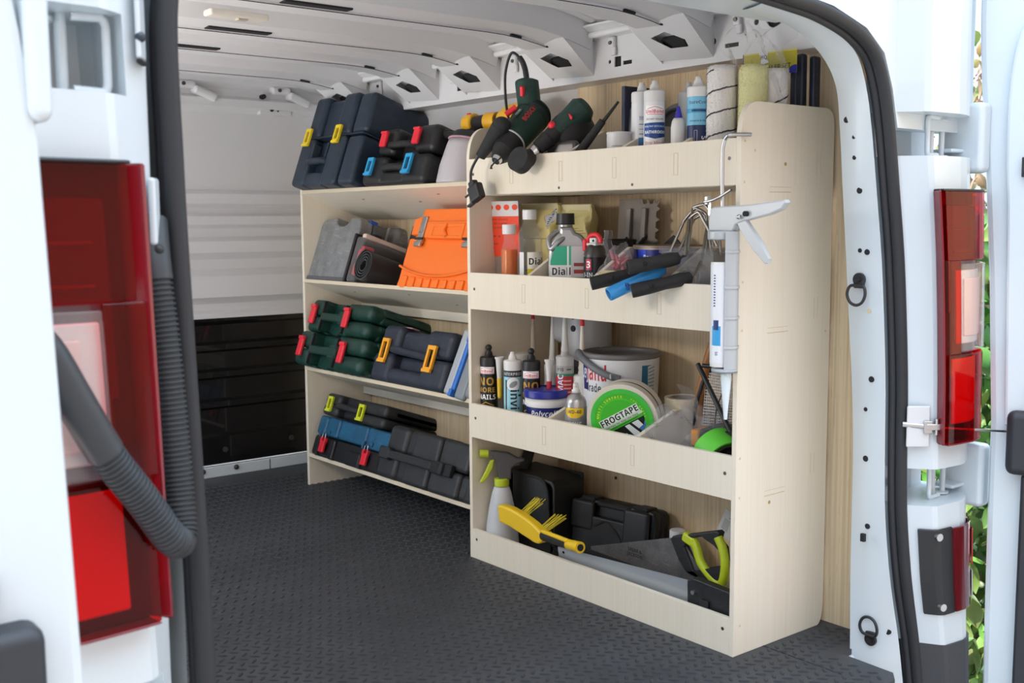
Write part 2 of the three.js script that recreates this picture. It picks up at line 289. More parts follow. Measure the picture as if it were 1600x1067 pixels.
// rear frame: the D-pillar's inner face from the load space out to the door seal, on both sides and over the top
const sealR = [[.365, -.22], [.335, -.075], [.312, .03], [.271, .179], [.246, .322], [.238, .458], [.233, .592], [.221, .724], [.205, .854], [.182, .981], [.158, 1.105], [.138, 1.177], [.107, 1.235], [.053, 1.271], [-.048, 1.299], [-.16, 1.311]];
const innR = [[.24, -.22], [.235, -.075], [.232, .03], [.227, .186], [.226, .32], [.224, .458], [.213, .592], [.197, .719], [.181, .853], [.164, .983], [.148, 1.111], [.134, 1.186], [.106, 1.228], [.053, 1.266], [-.018, 1.293], [-.16, 1.309]];
const flat = (p) => p.map(([x, y]) => V(x, y, 0));
const cs = new THREE.CatmullRomCurve3(flat(sealR)), ci = new THREE.CatmullRomCurve3(flat(innR));
const mir = (x) => 2 * XC - x;
{
  const strip = (m) => grid(72, 8, (u, v) => {
    const a = ci.getPoint(u), b = cs.getPoint(u), bulge = .012 * Math.sin(v * PI);
    const x = a.x + (b.x - .028 - a.x) * v - bulge * .6, y = a.y + (b.y - a.y) * v - (u > .8 ? bulge * .4 : 0);
    return [m ? mir(x) - (m ? .0 : 0) : x, y, .13 + (.215 - .13) * v];
  });
  const back = (m) => grid(72, 4, (u, v) => { const a = ci.getPoint(u); const k = 1 - v; return [m ? mir(a.x + .13 * v) : a.x + .13 * v * (u < .75 ? 1 : .4), a.y + (u > .75 ? .07 * v : 0), .13 + .012 * Math.sin(v * PI)]; });
  const p = struct('rear_pillar', [strip(false), back(false)], M.white);
  for (const [y, z, r] of [[1.125, .155, .0065], [1.09, .172, .004], [1.05, .17, .0045], [.985, .178, .0065], [.865, .17, .0045], [.862, .186, .006], [.742, .185, .005], [.60, .185, .0065], [.535, .17, .0045], [.43, .17, .0065], [.285, .175, .006], [.05, .20, .006]]) {
    const u = (y + .075) / 1.2; let best = 0, bd = 9; for (let k = 0; k <= 300; k++) { const a = ci.getPoint(k / 300), d = Math.abs(a.y - y); if (d < bd && k < 240) { bd = d; best = k / 300; } }
    const a = ci.getPoint(best), b = cs.getPoint(best), v = (z - .13) / .085, x = a.x + (b.x - .028 - a.x) * v - .012 * Math.sin(v * PI) * .6;
    mesh('hole', rod([x - .0012, y, z], [x + .004, y, z], r, 12), r === .005 ? M.slot : M.hole, p);
  }
  mesh('hole', bx(.198, .255, .170, .206, .272, .180, .001), M.hole, p);
  { const pl = grid(4, 30, (u, v) => [-1.285 + .004 * v - .0 * u + .05 * u - (1 - u) * 0 - .05 * u, -.25 + 1.6 * v, .21 - .1 * u]);
    const pb = grid(4, 30, (u, v) => [-1.285 + .004 * v - .13 * u, -.25 + 1.6 * v, .11]);
    struct('rear_pillar', [pl, pb], M.white); }
  // header over the doors, above the frame of the picture
  struct('rear_header', [bx(-1.1, 1.31, .06, .02, 1.5, .225, .02), along(shp([[.172, 1.105], [.152, 1.177], [.121, 1.243], [.060, 1.284], [-.045, 1.312], [-.16, 1.324], [-.545, 1.345], [-.545, 1.75], [.45, 1.75], [.45, 1.105]]), .205, .04)], M.white);
  { const t = thing('work_lamp', 'battery work lamp hung on the left wall opposite the shelf unit, outside the picture', 'work lamp'); const q = workLight.position;
    const h = mesh('housing', [T(rb(.34, .20, .03, .012, 3), 0, 0, .02), T(rb(.12, .03, .04, .01), 0, .115, .02)], M.black, t); const l = mesh('lens', T(rb(.30, .16, .006, .002), 0, 0, .0025), new THREE.MeshStandardMaterial({ color: 0xffffff, emissive: 0xfff4e6, emissiveIntensity: 1 }), t);
    for (const m of [h, l]) { m.position.copy(q); m.lookAt(q.x - 1.352, q.y + .26, q.z); } const d = new THREE.Vector3(-1.352, .26, 0).normalize(); for (const m of [h, l]) m.position.addScaledVector(d, .006); }
  // rubber door seal: hollow bulb with a lip, its gripping edge notched
  const path = [V(.352, -.22, .23), ...sealR.map(([x, y]) => V(x - .006, y, .23)), ...[[-.6, 1.335], [-1.0, 1.33], [-1.2, 1.305], [-1.262, 1.26], [-1.283, 1.18], [-1.284, 1.0], [-1.279, .8], [-1.273, .6], [-1.268, .38], [-1.265, .1], [-1.265, -.2]].map(([x, y]) => V(x, y, .23))];
  const curve = new THREE.CatmullRomCurve3(path);
  const tubeG = (off, r, z, n = 260) => new THREE.TubeGeometry(new THREE.CatmullRomCurve3(path.map((q) => { const d = V(q.x - XC, q.y - .55, 0); return V(q.x + Math.sign(d.x) * off * (q.y < 1.2 ? 1 : .4), q.y + (q.y > 1.2 ? off : 0), z); })), n, r, 10);
  const s = struct('opening_seal', [tubeG(.003, .0125, .236), tubeG(-.008, .0075, .222), tubeG(.006, .009, .218)], M.rubber);
  s.userData.label = 'black rubber door seal around the rear opening';
  const lip = []; for (let k = 0; k < 900; k++) { const u = k / 900; const q = curve.getPoint(u); if (q.y > 1.28 || q.y < -.05) continue; const sgn = q.x > XC ? -1 : 1; lip.push(T(new THREE.BoxGeometry(.006, .0016, .004), q.x + sgn * .0105, q.y, .2165)); }
  const l = mesh('grip_notches', lip, std(.05, .052, .058, .6), s); l.userData.kind = 'stuff';
}

// ---------------------------------------------------------------- shelving
const TH = 19.3 * PI / 180, UX = Math.cos(TH), UY = -Math.sin(TH), VX = Math.sin(TH), VY = Math.cos(TH);
const FY = { 1: 1.041, 2: .735, 3: .427, 4: .117 }, FX = .068;
const tiltAt = (s, u, v, z) => [FX + UX * u + VX * v, FY[s] + UY * u + VY * v, z];
const TR = [0, 0, -TH];
{
  const t = thing('shelf_rack', 'light plywood rack with four tilted shelves of tool cases, left of the deeper unit', 'shelving', [0, 0, 0]);
  const panel = (z0) => metreUV(along(shp([[.068, 0], [.33, 0], [.33, 1.02], [.30, 1.045], [.068, 1.045]]), z0, .015, .001));
  mesh('side_panel', panel(-2.0), M.ply, t); mesh('side_panel', panel(-.956), M.ply, t);
  for (const k of [1, 2, 3, 4]) {
    const g = metreUV(bx(0, -.0125, -1.985, .268, 0, -.956, .001), true);
    const m = mesh('shelf', g, M.ply, t); m.position.set(FX, FY[k], 0); m.rotation.z = -TH;
    const e = mesh('edge', bx(-.0008, -.012, -1.984, 0, -.0005, -.957, .0003), M.plyEdge, m);
    for (const z of [-1.78, -1.5, -1.32]) mesh('knot', T(new THREE.SphereGeometry(1, 12, 6).scale(.012, .0006, .004), .05 + .1 * rnd(), -.0125, z + .1 * rnd(), 0, 1.2, 0), std(.42, .3, .2, .7), m);
  }
  for (const y of [.639, .338]) { const b = mesh('batten', metreUV(bx(.297, y - .03, -1.985, .315, y, -.956, .002), true), M.ply, t); if (y < .5) mesh('knot', T(new THREE.SphereGeometry(1, 12, 8).scale(.0012, .011, .013), .297, y - .014, -1.13), std(.50, .33, .21, .7), b); }
}
const L = .9367, D = .316;
const SY = [1.010, .704, .352, .014];                            // shelf tops of the near unit
{
  const t = thing('shelf_unit', 'large plywood shelf unit with four deep fronted shelves of paints, nearest the doors', 'shelving', [0, 0, 0]);
  const side = new THREE.Shape(); side.moveTo(0, 0); side.lineTo(.296, 0); side.quadraticCurveTo(D - .003, .003, D, .05); side.lineTo(D, 1.135); side.quadraticCurveTo(D, 1.168, .285, 1.17); side.lineTo(.052, 1.17); side.quadraticCurveTo(.004, 1.168, 0, 1.098); side.lineTo(0, 0);
  const far = new THREE.Shape(); far.moveTo(0, 0); far.lineTo(D, 0); far.lineTo(D, 1.18); far.lineTo(.06, 1.18); far.quadraticCurveTo(.006, 1.178, 0, 1.10); far.lineTo(0, 0);
  const p1 = mesh('side_panel', metreUV(along(side, -.0125, .0125, .001, 16)), M.ply, t, 'end panel facing the doors');
  const p2 = mesh('side_panel', metreUV(along(far, -L, .0125, .001, 16)), M.ply, t);
  const tops = [1.0946, .792, .434, .082], bots = [.999, .693, .340, 0];
  for (let k = 0; k < 4; k++) {
    const f = mesh('front_board', metreUV(bx(0, bots[k], -L + .012, .0115, tops[k], -.0125, .0008)), M.ply, t);
    for (const z of [-L + .03, -.03]) mesh('screw', rod([.001, bots[k] + .055, z], [-.0006, bots[k] + .055, z], .004, 10), M.screw, f);
    if (k === 0) for (const z of [-.56, -.31]) mesh('screw', rod([.001, bots[k] + .01, z], [-.0006, bots[k] + .01, z], .0035, 10), M.screw, f);
    mesh('shelf', metreUV(bx(.011, SY[k] - .012, -L + .012, D - .004, SY[k], -.0125, .0008), true), M.ply, t);
    const slots = [[-.744, -.554, -.368, -.178], [-.698, -.46, -.224], [-.619, -.305], []][k];
    for (const z of slots) {                                     // divider behind the front, its tenon showing in the front board
      const y0 = SY[k], h = [.14, .16, .128][k];
      mesh('divider', metreUV(along(shp([[.0115, y0], [.30, y0], [.30, y0 + h], [.14, y0 + h], [.0115, tops[k] - .004]]), z - .006, .012, .0006)), M.ply, t);
      const yc = (tops[k] + bots[k]) / 2 + .002;
      mesh('tenon', face(shp([[z - .0065, yc - .024], [z + .0065, yc - .024], [z + .0065, yc + .024], [z - .0065, yc + .024]], [rectHole(z - .0053, yc - .0228, z + .0053, yc + .0228)]), .0008, .0012), M.slot, f);
      mesh('tenon_face', bx(-.0003, yc - .0225, z - .005, .001, yc + .0225, z + .005, .0002), M.ply, f);
    }
  }
  // shelf tenons, screw heads and knots in the end panel
  for (const y of [.985, .688, .335]) { mesh('tenon', [bx(.095, y, -.001, .165, y + .0022, .0006, .0004), bx(.095, y + .011, -.001, .165, y + .0122, .0004, .0003)], M.slot, p1); }
  for (const y of [1.05, .735, .385]) mesh('tenon', [bx(.255, y - .024, -.001, .2565, y + .024, .0004, .0003), bx(.268, y - .024, -.001, .269, y + .024, .0004, .0003)], M.slot, p1);
  for (const [x, y] of [[.012, 1.088], [.012, 1.005], [.012, .80], [.012, .70], [.012, .43], [.012, .345], [.02, .065], [.045, 1.07], [.30, .68]]) mesh('screw', rod([x, y, -.001], [x, y, .0006], .0028, 8), M.slot, p1);
  mesh('knot', rod([.145, 1.045, -.001], [.145, 1.045, .0008], .004, 8), std(.45, .30, .12, .7), p1); mesh('knot', rod([.112, .32, -.001], [.112, .32, .0008], .004, 8), std(.45, .30, .12, .7), p1);
}

// ---------------------------------------------------------------- tool cases on the tilted rack
// a case's own axes: x into the shelf, y up, z towards the rear doors; the front lies at x = 0
const ring = (w, h, b, d, cut = 0) => { const s = cut ? shp([[-w / 2, -h / 2 + cut], [-w / 2 + cut, -h / 2], [w / 2 - cut, -h / 2], [w / 2, -h / 2 + cut], [w / 2, h / 2], [-w / 2, h / 2]]) : roundRect(-w / 2, -h / 2, w / 2, h / 2, .003); s.holes.push(new THREE.Path([[-w / 2 + b, -h / 2 + b * 1.5], [-w / 2 + b, h / 2 - b * 1.3], [w / 2 - b, h / 2 - b * 1.3], [w / 2 - b, -h / 2 + b * 1.5]].map(([x, y]) => new THREE.Vector2(x, y)))); return face(s, 0, d, .0012); };
function latch(t, kind, y, z, w, h, mat, x = 0) {
  const g = kind === 'bar' ? [T(rb(.012, h, w, .0045, 3), -.004, 0, 0), T(rb(.006, h * .16, w * 1.05, .002), -.010, h * .40, 0)] : [ring(w, h, w * .24, .009, kind === 'cut' ? w * .25 : 0), T(rb(.010, h * .13, w * 1.06, .002), -.006, -h * .45, 0)];
  const m = mesh('latch', g, mat, t); m.position.set(x, y, z); return m;
}
const shell = (y0, y1, d, z0, z1, r, x0 = 0) => metreUV(bx(x0, y0, z0, d, y1, z1, r));
const P_ = {
  navy: plastic(.035, .062, .108), black: plastic(.026, .027, .030), charcoal: plastic(.060, .062, .068, .5), green: plastic(.016, .098, .072), navy2: plastic(.048, .062, .10, .55),
  orange: new THREE.MeshStandardMaterial({ color: C(.98, .20, .018), roughness: .42 }), grey: plastic(.46, .47, .48, .45), greyD: plastic(.25, .255, .27), blue: plastic(.035, .22, .42),
  yellow: std(.90, .66, .02, .4), red: std(.80, .025, .045, .38), cyan: std(.03, .36, .70, .4), amber: std(.95, .42, .02, .4), lime: std(.72, .80, .03, .4),
};
{ // big navy case with yellow latches
  const t = thing('tool_case', 'large navy tool case with two yellow frame latches on the top shelf', 'tool case', tiltAt(1, -.045, 0, -1.995), TR);
  mesh('lower_shell', [shell(0, .172, .32, 0, .385, .016, .034), shell(0, .170, .1, 0, .085, .014, .0), shell(0, .170, .1, .195, .292, .014, .0), shell(.0, .05, .1, .08, .2, .012, .006), shell(0, .168, .25, .30, .39, .016, .006)], P_.navy, t);
  mesh('lid', [shell(.176, .318, .32, 0, .375, .02, .026), shell(.176, .325, .12, 0.005, .085, .016, .008), shell(.176, .325, .12, .195, .285, .016, .008), shell(.178, .318, .32, .295, .385, .018, .012), shell(.172, .178, .3, .004, .38, .003, .010)], P_.navy, t);
  mesh('handle', [tube([[.02, .085, .088], [-.002, .083, .10], [-.004, .082, .14], [-.002, .083, .182], [.02, .085, .194]], .0115, 24, 10), bx(.0, .075, .09, .03, .15, .098, .003), bx(.0, .075, .185, .03, .15, .193, .003)], P_.navy, t);
  latch(t, 'frame', .172, .043, .036, .062, P_.yellow, -.002); latch(t, 'frame', .172, .243, .036, .062, P_.yellow, -.002);
}
{ // two stacked halves: black case with red latches above and blue ones below
  const t = thing('tool_case', 'black tool case with red latches over blue frame latches on the top shelf', 'tool case', tiltAt(1, -.02, 0, -1.575), TR);
  mesh('lower_shell', [shell(0, .098, .27, 0, .35, .016, .042), shell(0, .094, .1, 0, .12, .02, 0), shell(0, .094, .1, .222, .35, .02, 0), shell(0, .045, .1, .1, .25, .012, .006)], P_.black, t);
  mesh('lid', [shell(.101, .186, .27, .025, .345, .02, .048), shell(.101, .19, .12, .035, .13, .02, .008), shell(.101, .19, .14, .235, .345, .022, .008)], P_.black, t);
  mesh('handle', [tube([[.02, .125, .12], [-.004, .122, .135], [-.006, .121, .18], [-.004, .122, .225], [.02, .125, .24]], .011, 24, 10), tube([[.02, .05, .11], [-.002, .05, .13], [-.002, .05, .21], [.02, .05, .235]], .012, 20, 10)], P_.black, t);
  latch(t, 'bar', .145, .088, .032, .05, P_.red, -.002); latch(t, 'bar', .145, .268, .032, .052, P_.red, -.002);
  latch(t, 'frame', .055, .052, .034, .058, P_.cyan, -.006); latch(t, 'frame', .056, .265, .036, .062, P_.cyan, -.006);
}
{ // grey drill case standing on edge
  const t = thing('tool_case', 'pale grey drill case standing on edge with a carrying hole on top', 'tool case', tiltAt(2, 0, 0, -1.985), TR);
  const s = new THREE.Shape(); s.moveTo(.0, .014); s.quadraticCurveTo(0, 0, .012, 0); s.lineTo(.25, 0); s.quadraticCurveTo(.262, 0, .262, .014); s.lineTo(.262, .195); s.quadraticCurveTo(.26, .222, .235, .225); s.lineTo(.19, .226); s.quadraticCurveTo(.175, .195, .14, .196); s.quadraticCurveTo(.10, .198, .095, .226); s.lineTo(.03, .222); s.quadraticCurveTo(.004, .218, 0, .195); s.lineTo(0, .014);
  mesh('shell', metreUV(face(s, .022, .05, .006, 10)), P_.grey, t).position.x = .03;
  mesh('shell', metreUV(face(s, .022, .05, .006, 10)), P_.greyD, t, 'darker back half').position.x = .084;
  mesh('base_strip', bx(.004, .0, .002, .13, .016, .26, .004), P_.greyD, t);
  mesh('handle', tube([[.06, .212, .09], [.06, .222, .11], [.06, .224, .14], [.06, .222, .175], [.06, .212, .192]], .008, 20, 8), P_.greyD, t, 'dark carrying handle');
  mesh('clip', bx(.05, .212, .225, .08, .232, .250, .004), std(.03, .10, .45, .4), t, 'blue clip');
}
{ // pale bag-shaped grey case behind
  const t = thing('tool_case', 'small ribbed grey case behind the pale grey drill case', 'tool case', tiltAt(2, .156, 0, -1.86), TR);
  mesh('shell', [shell(0, .245, .09, 0, .13, .018), shell(.02, .20, .095, .01, .135, .01, .01)], P_.grey, t);
  mesh('rib', bx(-.004, .0, .068, .01, .24, .080, .004), std(.62, .62, .60, .5), t, 'pale edge rib');
}
{ const t = thing('tool_case', 'dark charcoal case at the back between grey case and orange toolbox', 'tool case', tiltAt(2, .155, 0, -1.650), TR);
  mesh('shell', [shell(0, .255, .1, 0, .235, .02), shell(.03, .25, .1, .02, .09, .012, -.012), shell(.03, .25, .1, .12, .22, .014, -.012)], P_.charcoal, t);
}
{ // clear organiser with red tools inside
  const t = thing('organiser_case', 'clear lidded organiser box holding red bits beside the grey case', 'organiser', tiltAt(2, .0, 0, -1.722), TR);
  const clear = phy(.85, .83, .84, .18, { transmission: .86, ior: 1.15, thickness: 0 });
  mesh('tray', shell(.004, .158, .25, .012, .064, .008, .0), clear, t);
  mesh('lid', shell(.0, .168, .252, .0, .012, .005, -.006), P_.black, t, 'black side lid');
  mesh('rim', [bx(.0, .154, .044, .25, .168, .066, .004)], std(.80, .62, .52, .5), t, 'pale pink top rim');
  mesh('clip', T(rb(.03, .014, .03, .003), .06, .174, .03), P_.black, t);
  for (const [y, z, h] of [[.05, .03, .04], [.10, .036, .034], [.12, .05, .02], [.075, .048, .03]]) mesh('bit_holder', T(rb(.04, h, .018, .004), .030, y, z, .2, 0, .1), P_.red, t);
}
{ // rolled rubber sheet, its spiral end to the aisle
  const t = thing('rubber_roll', 'roll of black rubber sheet with its spiral end showing', 'roll', tiltAt(2, -.018, .057, -1.592), TR);
  const n = 150, turns = 4.2, inner = [], outer = [];
  for (let i = 0; i <= n; i++) { const a = i / n * turns * PI * 2, r = .016 + .038 * i / n, w = .0044; inner.push([Math.cos(a) * (r - w), Math.sin(a) * (r - w) * 1.02]); outer.push([Math.cos(a) * r, Math.sin(a) * r * 1.02]); }
  const g = ext(shp([...outer, ...inner.reverse()]), .26, 0); g.rotateY(PI / 2);
  mesh('sheet', g, std(.030, .031, .034, .36), t);
}
{ // orange toolbox with steel latches
  const t = thing('toolbox', 'bright orange toolbox with two steel latches on the second shelf', 'toolbox', tiltAt(2, 0, 0, -1.405), TR);
  const body = face(shp([[.0, .0], [.39, 0], [.37, .165], [.035, .165]]), .15, .15, .004);
  mesh('body', [body, bx(.006, .0, .0, .2, .155, .37, .006)], P_.orange, t);
  mesh('lid', [face(shp([[.012, .165], [.385, .165], [.385, .200], [.365, .205], [.365, .248], [.05, .248], [.05, .225], [.012, .215]]), .2, .206, .005), bx(-.012, .152, .1, .02, .206, .36, .006)], P_.orange, t);
  mesh('handle', [face(shp([[.13, .150], [.30, .150], [.30, .198], [.13, .198]], [rectHole(.145, .160, .285, .186)]), .0, .018, .003), tube([[-.014, .195, .21], [-.016, .175, .205], [-.012, .156, .22]], .007, 14, 8)], P_.orange, t);
  mesh('rib', [tube(Array.from({ length: 12 }, (_, i) => [-.002, .036 + .0009 * (i - 5.5) ** 2, .0 + i * .034]), .004, 40, 8)], P_.orange, t);
  for (let i = 0; i < 9; i++) { const z = .02 + i * .042; mesh('flute', [T(rb(.010, .026 + .0006 * (i - 4.5) ** 2, .028, .003), .003, .014, z + .02)], P_.orange, t); }
  for (const z of [.075, .322]) { const m = mesh('latch', [bx(-.008, .135, z - .014, .004, .222, z + .014, .003), bx(-.014, .124, z - .016, -.004, .140, z + .018, .003), bx(-.012, .17, z - .010, .0, .178, z + .010, .002)], std(.52, .50, .47, .32, { metalness: 1 }), t, 'steel latch'); m.rotation.x = z < .2 ? .0 : 0; mesh('pivot', rod([-.010, .15, z - .02], [-.010, .15, z + .02], .004, 10), M.black, m); }
}
// two green cases, one lying on the other
function greenCase(label, pos, w, h, group) {
  const t = thing('tool_case', label, 'tool case', pos, TR, group);
  const y1 = h * .50;
  const half = (a, b, k) => [shell(a, b, .34, 0, w, .014, .048), shell(a, b, .15, .0, w * .22, .016, .002), shell(a, b, .34, w * .60, w, .026, .002), shell(a, b, .1, w * .54, w * .66, .01, .022)];
  mesh('lower_shell', half(0, y1 - .001), P_.green, t); mesh('lid', half(y1 + .001, h), P_.green, t);
  mesh('handle', [bx(-.002, h * .36, w * .20, .022, h * .60, w * .62, .007), bx(.0, h * .30, w * .50, .03, h * .7, w * .62, .006)], P_.green, t);
  for (const z of [.09, w > .4 ? .73 : .665]) { latch(t, 'bar', h * .52, z * w, .030, h * .60, P_.red, -.002); }
  mesh('hinge_slot', [bx(-.0005, .006, w * .60, .01, h * .9, w * .615, .001), bx(-.0005, .006, w * .215, .01, h * .95, w * .225, .001)], M.hole, t);
  for (let i = 0; i < 7; i++) if (!group) mesh('foot', bx(.03 + .02 * (i % 2), -.001, w * (.2 + i * .1), .06, .006, w * (.25 + i * .1), .002), P_.green, t);
  return t;
}
greenCase('lower of the two dark green cases with red latches', tiltAt(3, -.06, 0, -1.985), .432, .119);
greenCase('upper dark green case with red latches, lying on another green case', tiltAt(3, -.045, .121, -1.985), .39, .115);
{ const t = thing('tool_case', 'dusty navy case with two orange frame latches on the third shelf', 'tool case', tiltAt(3, -.02, 0, -1.548), TR);
  const w = .405, h = .184;
  mesh('lower_shell', [shell(0, .094, .32, 0, w, .018, .040), shell(0, .094, .3, 0, .105, .02, 0), shell(0, .094, .3, .27, w, .02, 0), shell(0, .05, .3, .08, .3, .02, .004)], P_.navy2, t);
  mesh('lid', [shell(.097, h - .03, .32, 0, w, .018, .040), shell(.097, h, .3, .01, .115, .02, .004), shell(.097, h, .3, .255, w - .01, .022, .004), shell(.097, h - .012, .3, .1, .3, .018, .022)], P_.navy2, t);
  mesh('handle', [tube([[.016, .104, .098], [-.004, .103, .115], [-.005, .1, .19], [-.004, .096, .275], [.016, .095, .29]], .0125, 28, 10)], P_.navy2, t);
  latch(t, 'cut', .097, .062, .038, .078, P_.amber, -.002); latch(t, 'cut', .092, .318, .042, .082, P_.amber, -.002);
  mesh('label_edge', bx(.03, h - .002, .02, .06, h + .001, .13, .001), std(.55, .30, .32, .6), t, 'worn pink label edge');
}
{ const t = thing('organiser_case', 'slim grey organiser case with a bright blue band standing on edge', 'organiser', tiltAt(3, -.02, 0, -1.136), [.13, 0, -TH]);
  mesh('lid', shell(0, .2, .26, 0, .036, .010), phy(.55, .60, .64, .3, { transmission: .25, thickness: 0 }), t);
  mesh('frame', [shell(.002, .205, .26, .036, .054, .006, -.004), bx(-.012, .0, .040, .01, .022, .054, .003), bx(-.012, .165, .042, .0, .195, .054, .004)], std(.02, .17, .62, .35), t, 'bright blue band');
  mesh('base', [shell(.0, .185, .26, .054, .10, .010), shell(.012, .165, .26, .09, .125, .012, .004)], phy(.30, .34, .37, .35, { transmission: .2, thickness: 0 }), t);
}
{ const t = thing('tool_case', 'flat black case with two lime green frame latches on the bottom shelf', 'tool case', tiltAt(4, -.005, .146, -1.97), TR);
  const w = .40, h = .077;
  mesh('lower_shell', [shell(0, .036, .33, 0, w, .014, .034), shell(0, .036, .3, 0, .1, .014, 0), shell(0, .036, .32, .235, w, .014, 0)], P_.charcoal, t);
  mesh('lid', [shell(.038, h, .33, .004, w, .014, .034), shell(.038, h + .002, .3, .006, .1, .014, .001), shell(.038, h + .002, .32, .225, w, .014, .001)], P_.charcoal, t);
  mesh('handle', tube([[.016, .040, .1], [-.006, .040, .115], [-.007, .039, .165], [-.006, .038, .215], [.016, .037, .23]], .0105, 24, 10), P_.charcoal, t);
  latch(t, 'frame', .040, .052, .030, .054, P_.lime, -.002); latch(t, 'frame', .036, .262, .034, .056, P_.lime, -.002);
}
{ const t = thing('toolbox', 'black toolbox with a blue lid and small red clips on the bottom shelf', 'toolbox', tiltAt(4, -.012, 0, -1.968), TR);
  const w = .50;
  mesh('body', [shell(0, .072, .28, 0, w, .012, .006), shell(.0, .068, .1, .13, .16, .006, -.004), shell(0, .05, .1, .24, .33, .008, -.002), bx(-.004, .0, .33, .05, .066, .342, .003), bx(-.006, .0, .05, .02, .07, .058, .003)], P_.black, t);
  mesh('lid', [shell(.074, .142, .28, .004, w - .01, .012, .004), shell(.076, .140, .15, .02, .075, .01, -.004), shell(.076, .14, .15, .085, .16, .008, -.004), shell(.076, .14, .15, .18, .34, .008, -.003), shell(.072, .14, .15, .36, w - .02, .008, -.003), bx(-.008, .068, .05, .02, .094, .060, .003), bx(-.008, .068, .33, .02, .094, .342, .003), bx(-.01, .082, .098, .01, .096, .118, .003), bx(-.01, .082, .375, .01, .096, .395, .003)], P_.blue, t);
  for (const z of [.090, .368]) { const m = mesh('clip', [bx(-.013, .016, z - .015, -.002, .056, z + .015, .003), bx(-.013, .05, z - .017, -.002, .068, z - .008, .002), bx(-.013, .05, z + .008, -.002, .068, z + .017, .002)], P_.red, t, 'red clip'); mesh('bail', tube([[-.01, .06, z - .010], [-.011, .082, z - .008], [-.011, .084, z], [-.011, .082, z + .008], [-.01, .06, z + .010]], .0014, 14, 6), M.chrome, m); }
}
{ const t = thing('tool_case', 'big dusty charcoal case with a wide folding handle on the bottom shelf', 'tool case', tiltAt(4, -.02, 0, -1.522), TR);
  const w = .56, h = .168;
  mesh('lower_shell', [shell(0, .078, .27, 0, w, .018, .014), shell(0, .078, .25, 0, .11, .018, 0), shell(0, .078, .25, .15, .28, .014, .002), shell(0, .078, .25, .287, .44, .014, .002), shell(.0, .078, .25, .46, w, .014, .012)], P_.charcoal, t);
  mesh('lid', [shell(.081, h, .27, .03, w, .018, .016), shell(.081, h + .004, .25, .02, .13, .02, .002), shell(.081, h, .25, .165, .305, .014, .004), shell(.081, h, .25, .312, .46, .014, .004), shell(.081, h - .005, .25, .48, w, .014, .014)], P_.charcoal, t);
  const hd = mesh('handle', [bx(-.020, .064, .07, -.008, .090, .33, .005), bx(-.022, .058, .03, .004, .096, .08, .006), bx(-.022, .058, .315, .004, .096, .37, .006), bx(-.0215, .072, .10, -.018, .082, .30, .002)], P_.charcoal, t);
  for (let i = 0; i < 8; i++) mesh('grip_rib', bx(-.0235, .062, .318 + i * .005, -.021, .092, .320 + i * .005, .001), P_.charcoal, hd);
  mesh('socket', bx(-.012, .058, .37, .006, .096, .405, .004), M.hole, t); mesh('socket', bx(-.012, .062, .012, .006, .096, .03, .004), M.hole, t);
}
{ // paint sprayer: yellow and black motor head lying back, pale cup with pink paint
  const [x, y, z] = tiltAt(1, .07, 0, -1.15);
  const t = thing('paint_sprayer', 'yellow and black paint sprayer with a cloudy white paint cup', 'paint sprayer', [x, y, z], [0, 0, 0]);
  const cup = mesh('paint_cup', lathe([[.0, .004], [.068, .004], [.074, .012], [.074, .06], [.066, .125], [.060, .150], [.0, .150]], 40), phy(.72, .68, .72, .35, { transmission: .25, thickness: 0 }), t); cup.rotation.z = -TH * .8;
  mesh('paint_rim', T(new THREE.TorusGeometry(.061, .004, 8, 40), .040, .140, 0, PI / 2, 0, 0).rotateZ(0), std(.55, .30, .38, .5), cup).geometry = T(new THREE.TorusGeometry(.063, .003, 8, 40), 0, .146, 0, PI / 2, 0, 0);
  mesh('cup_cap', [T(cyl(.064, .052, .024, 36), .046, .153, 0, 0, 0, -TH * .8), T(rb(.06, .022, .10, .01), .03, .165, -.06, .2, 0, 0), T(rb(.04, .03, .06, .012), .02, .175, -.10, .3, 0, 0)], P_.black, t);
  // the head: axis runs towards the rear doors
  const A = [.075, .198, -.055], B = [.10, .205, .15];
  const head = (s, e, r0, r1, seg = 28) => { const a = V(...A).lerp(V(...B), s), b = V(...A).lerp(V(...B), e); return rod(a.toArray(), b.toArray(), r0, seg, r1); };
  mesh('nozzle_ring', [head(-.02, .14, .029, .031), head(.14, .155, .031, .027)], std(.86, .46, .02, .4), t, 'yellow ribbed nozzle ring');
  mesh('barrel', [head(.14, .42, .022, .024), head(.62, .72, .022, .026)], P_.black, t);
  mesh('collar', [head(.40, .60, .027, .025)], std(.86, .46, .02, .4), t);
  mesh('motor_body', [head(.68, .85, .026, .04), head(.85, 1.25, .04, .046), head(1.25, 1.4, .046, .03)], std(.86, .46, .02, .4), t, 'yellow motor body');
  mesh('stem', [tube([[.085, .195, -.01], [.07, .18, -.025], [.056, .165, -.03], [.052, .15, -.03]], .016, 16, 10)], P_.black, t);
  mesh('air_cap', [head(-.06, -.02, .006, .012), T(rb(.01, .012, .012, .002), .073, .226, -.05), T(rb(.01, .012, .012, .002), .073, .172, -.058)], P_.red, t);
}

// ---------------------------------------------------------------- near unit: printed labels and bottles
const FACE = 135 * PI / 180;                                     // labels face the rear doors
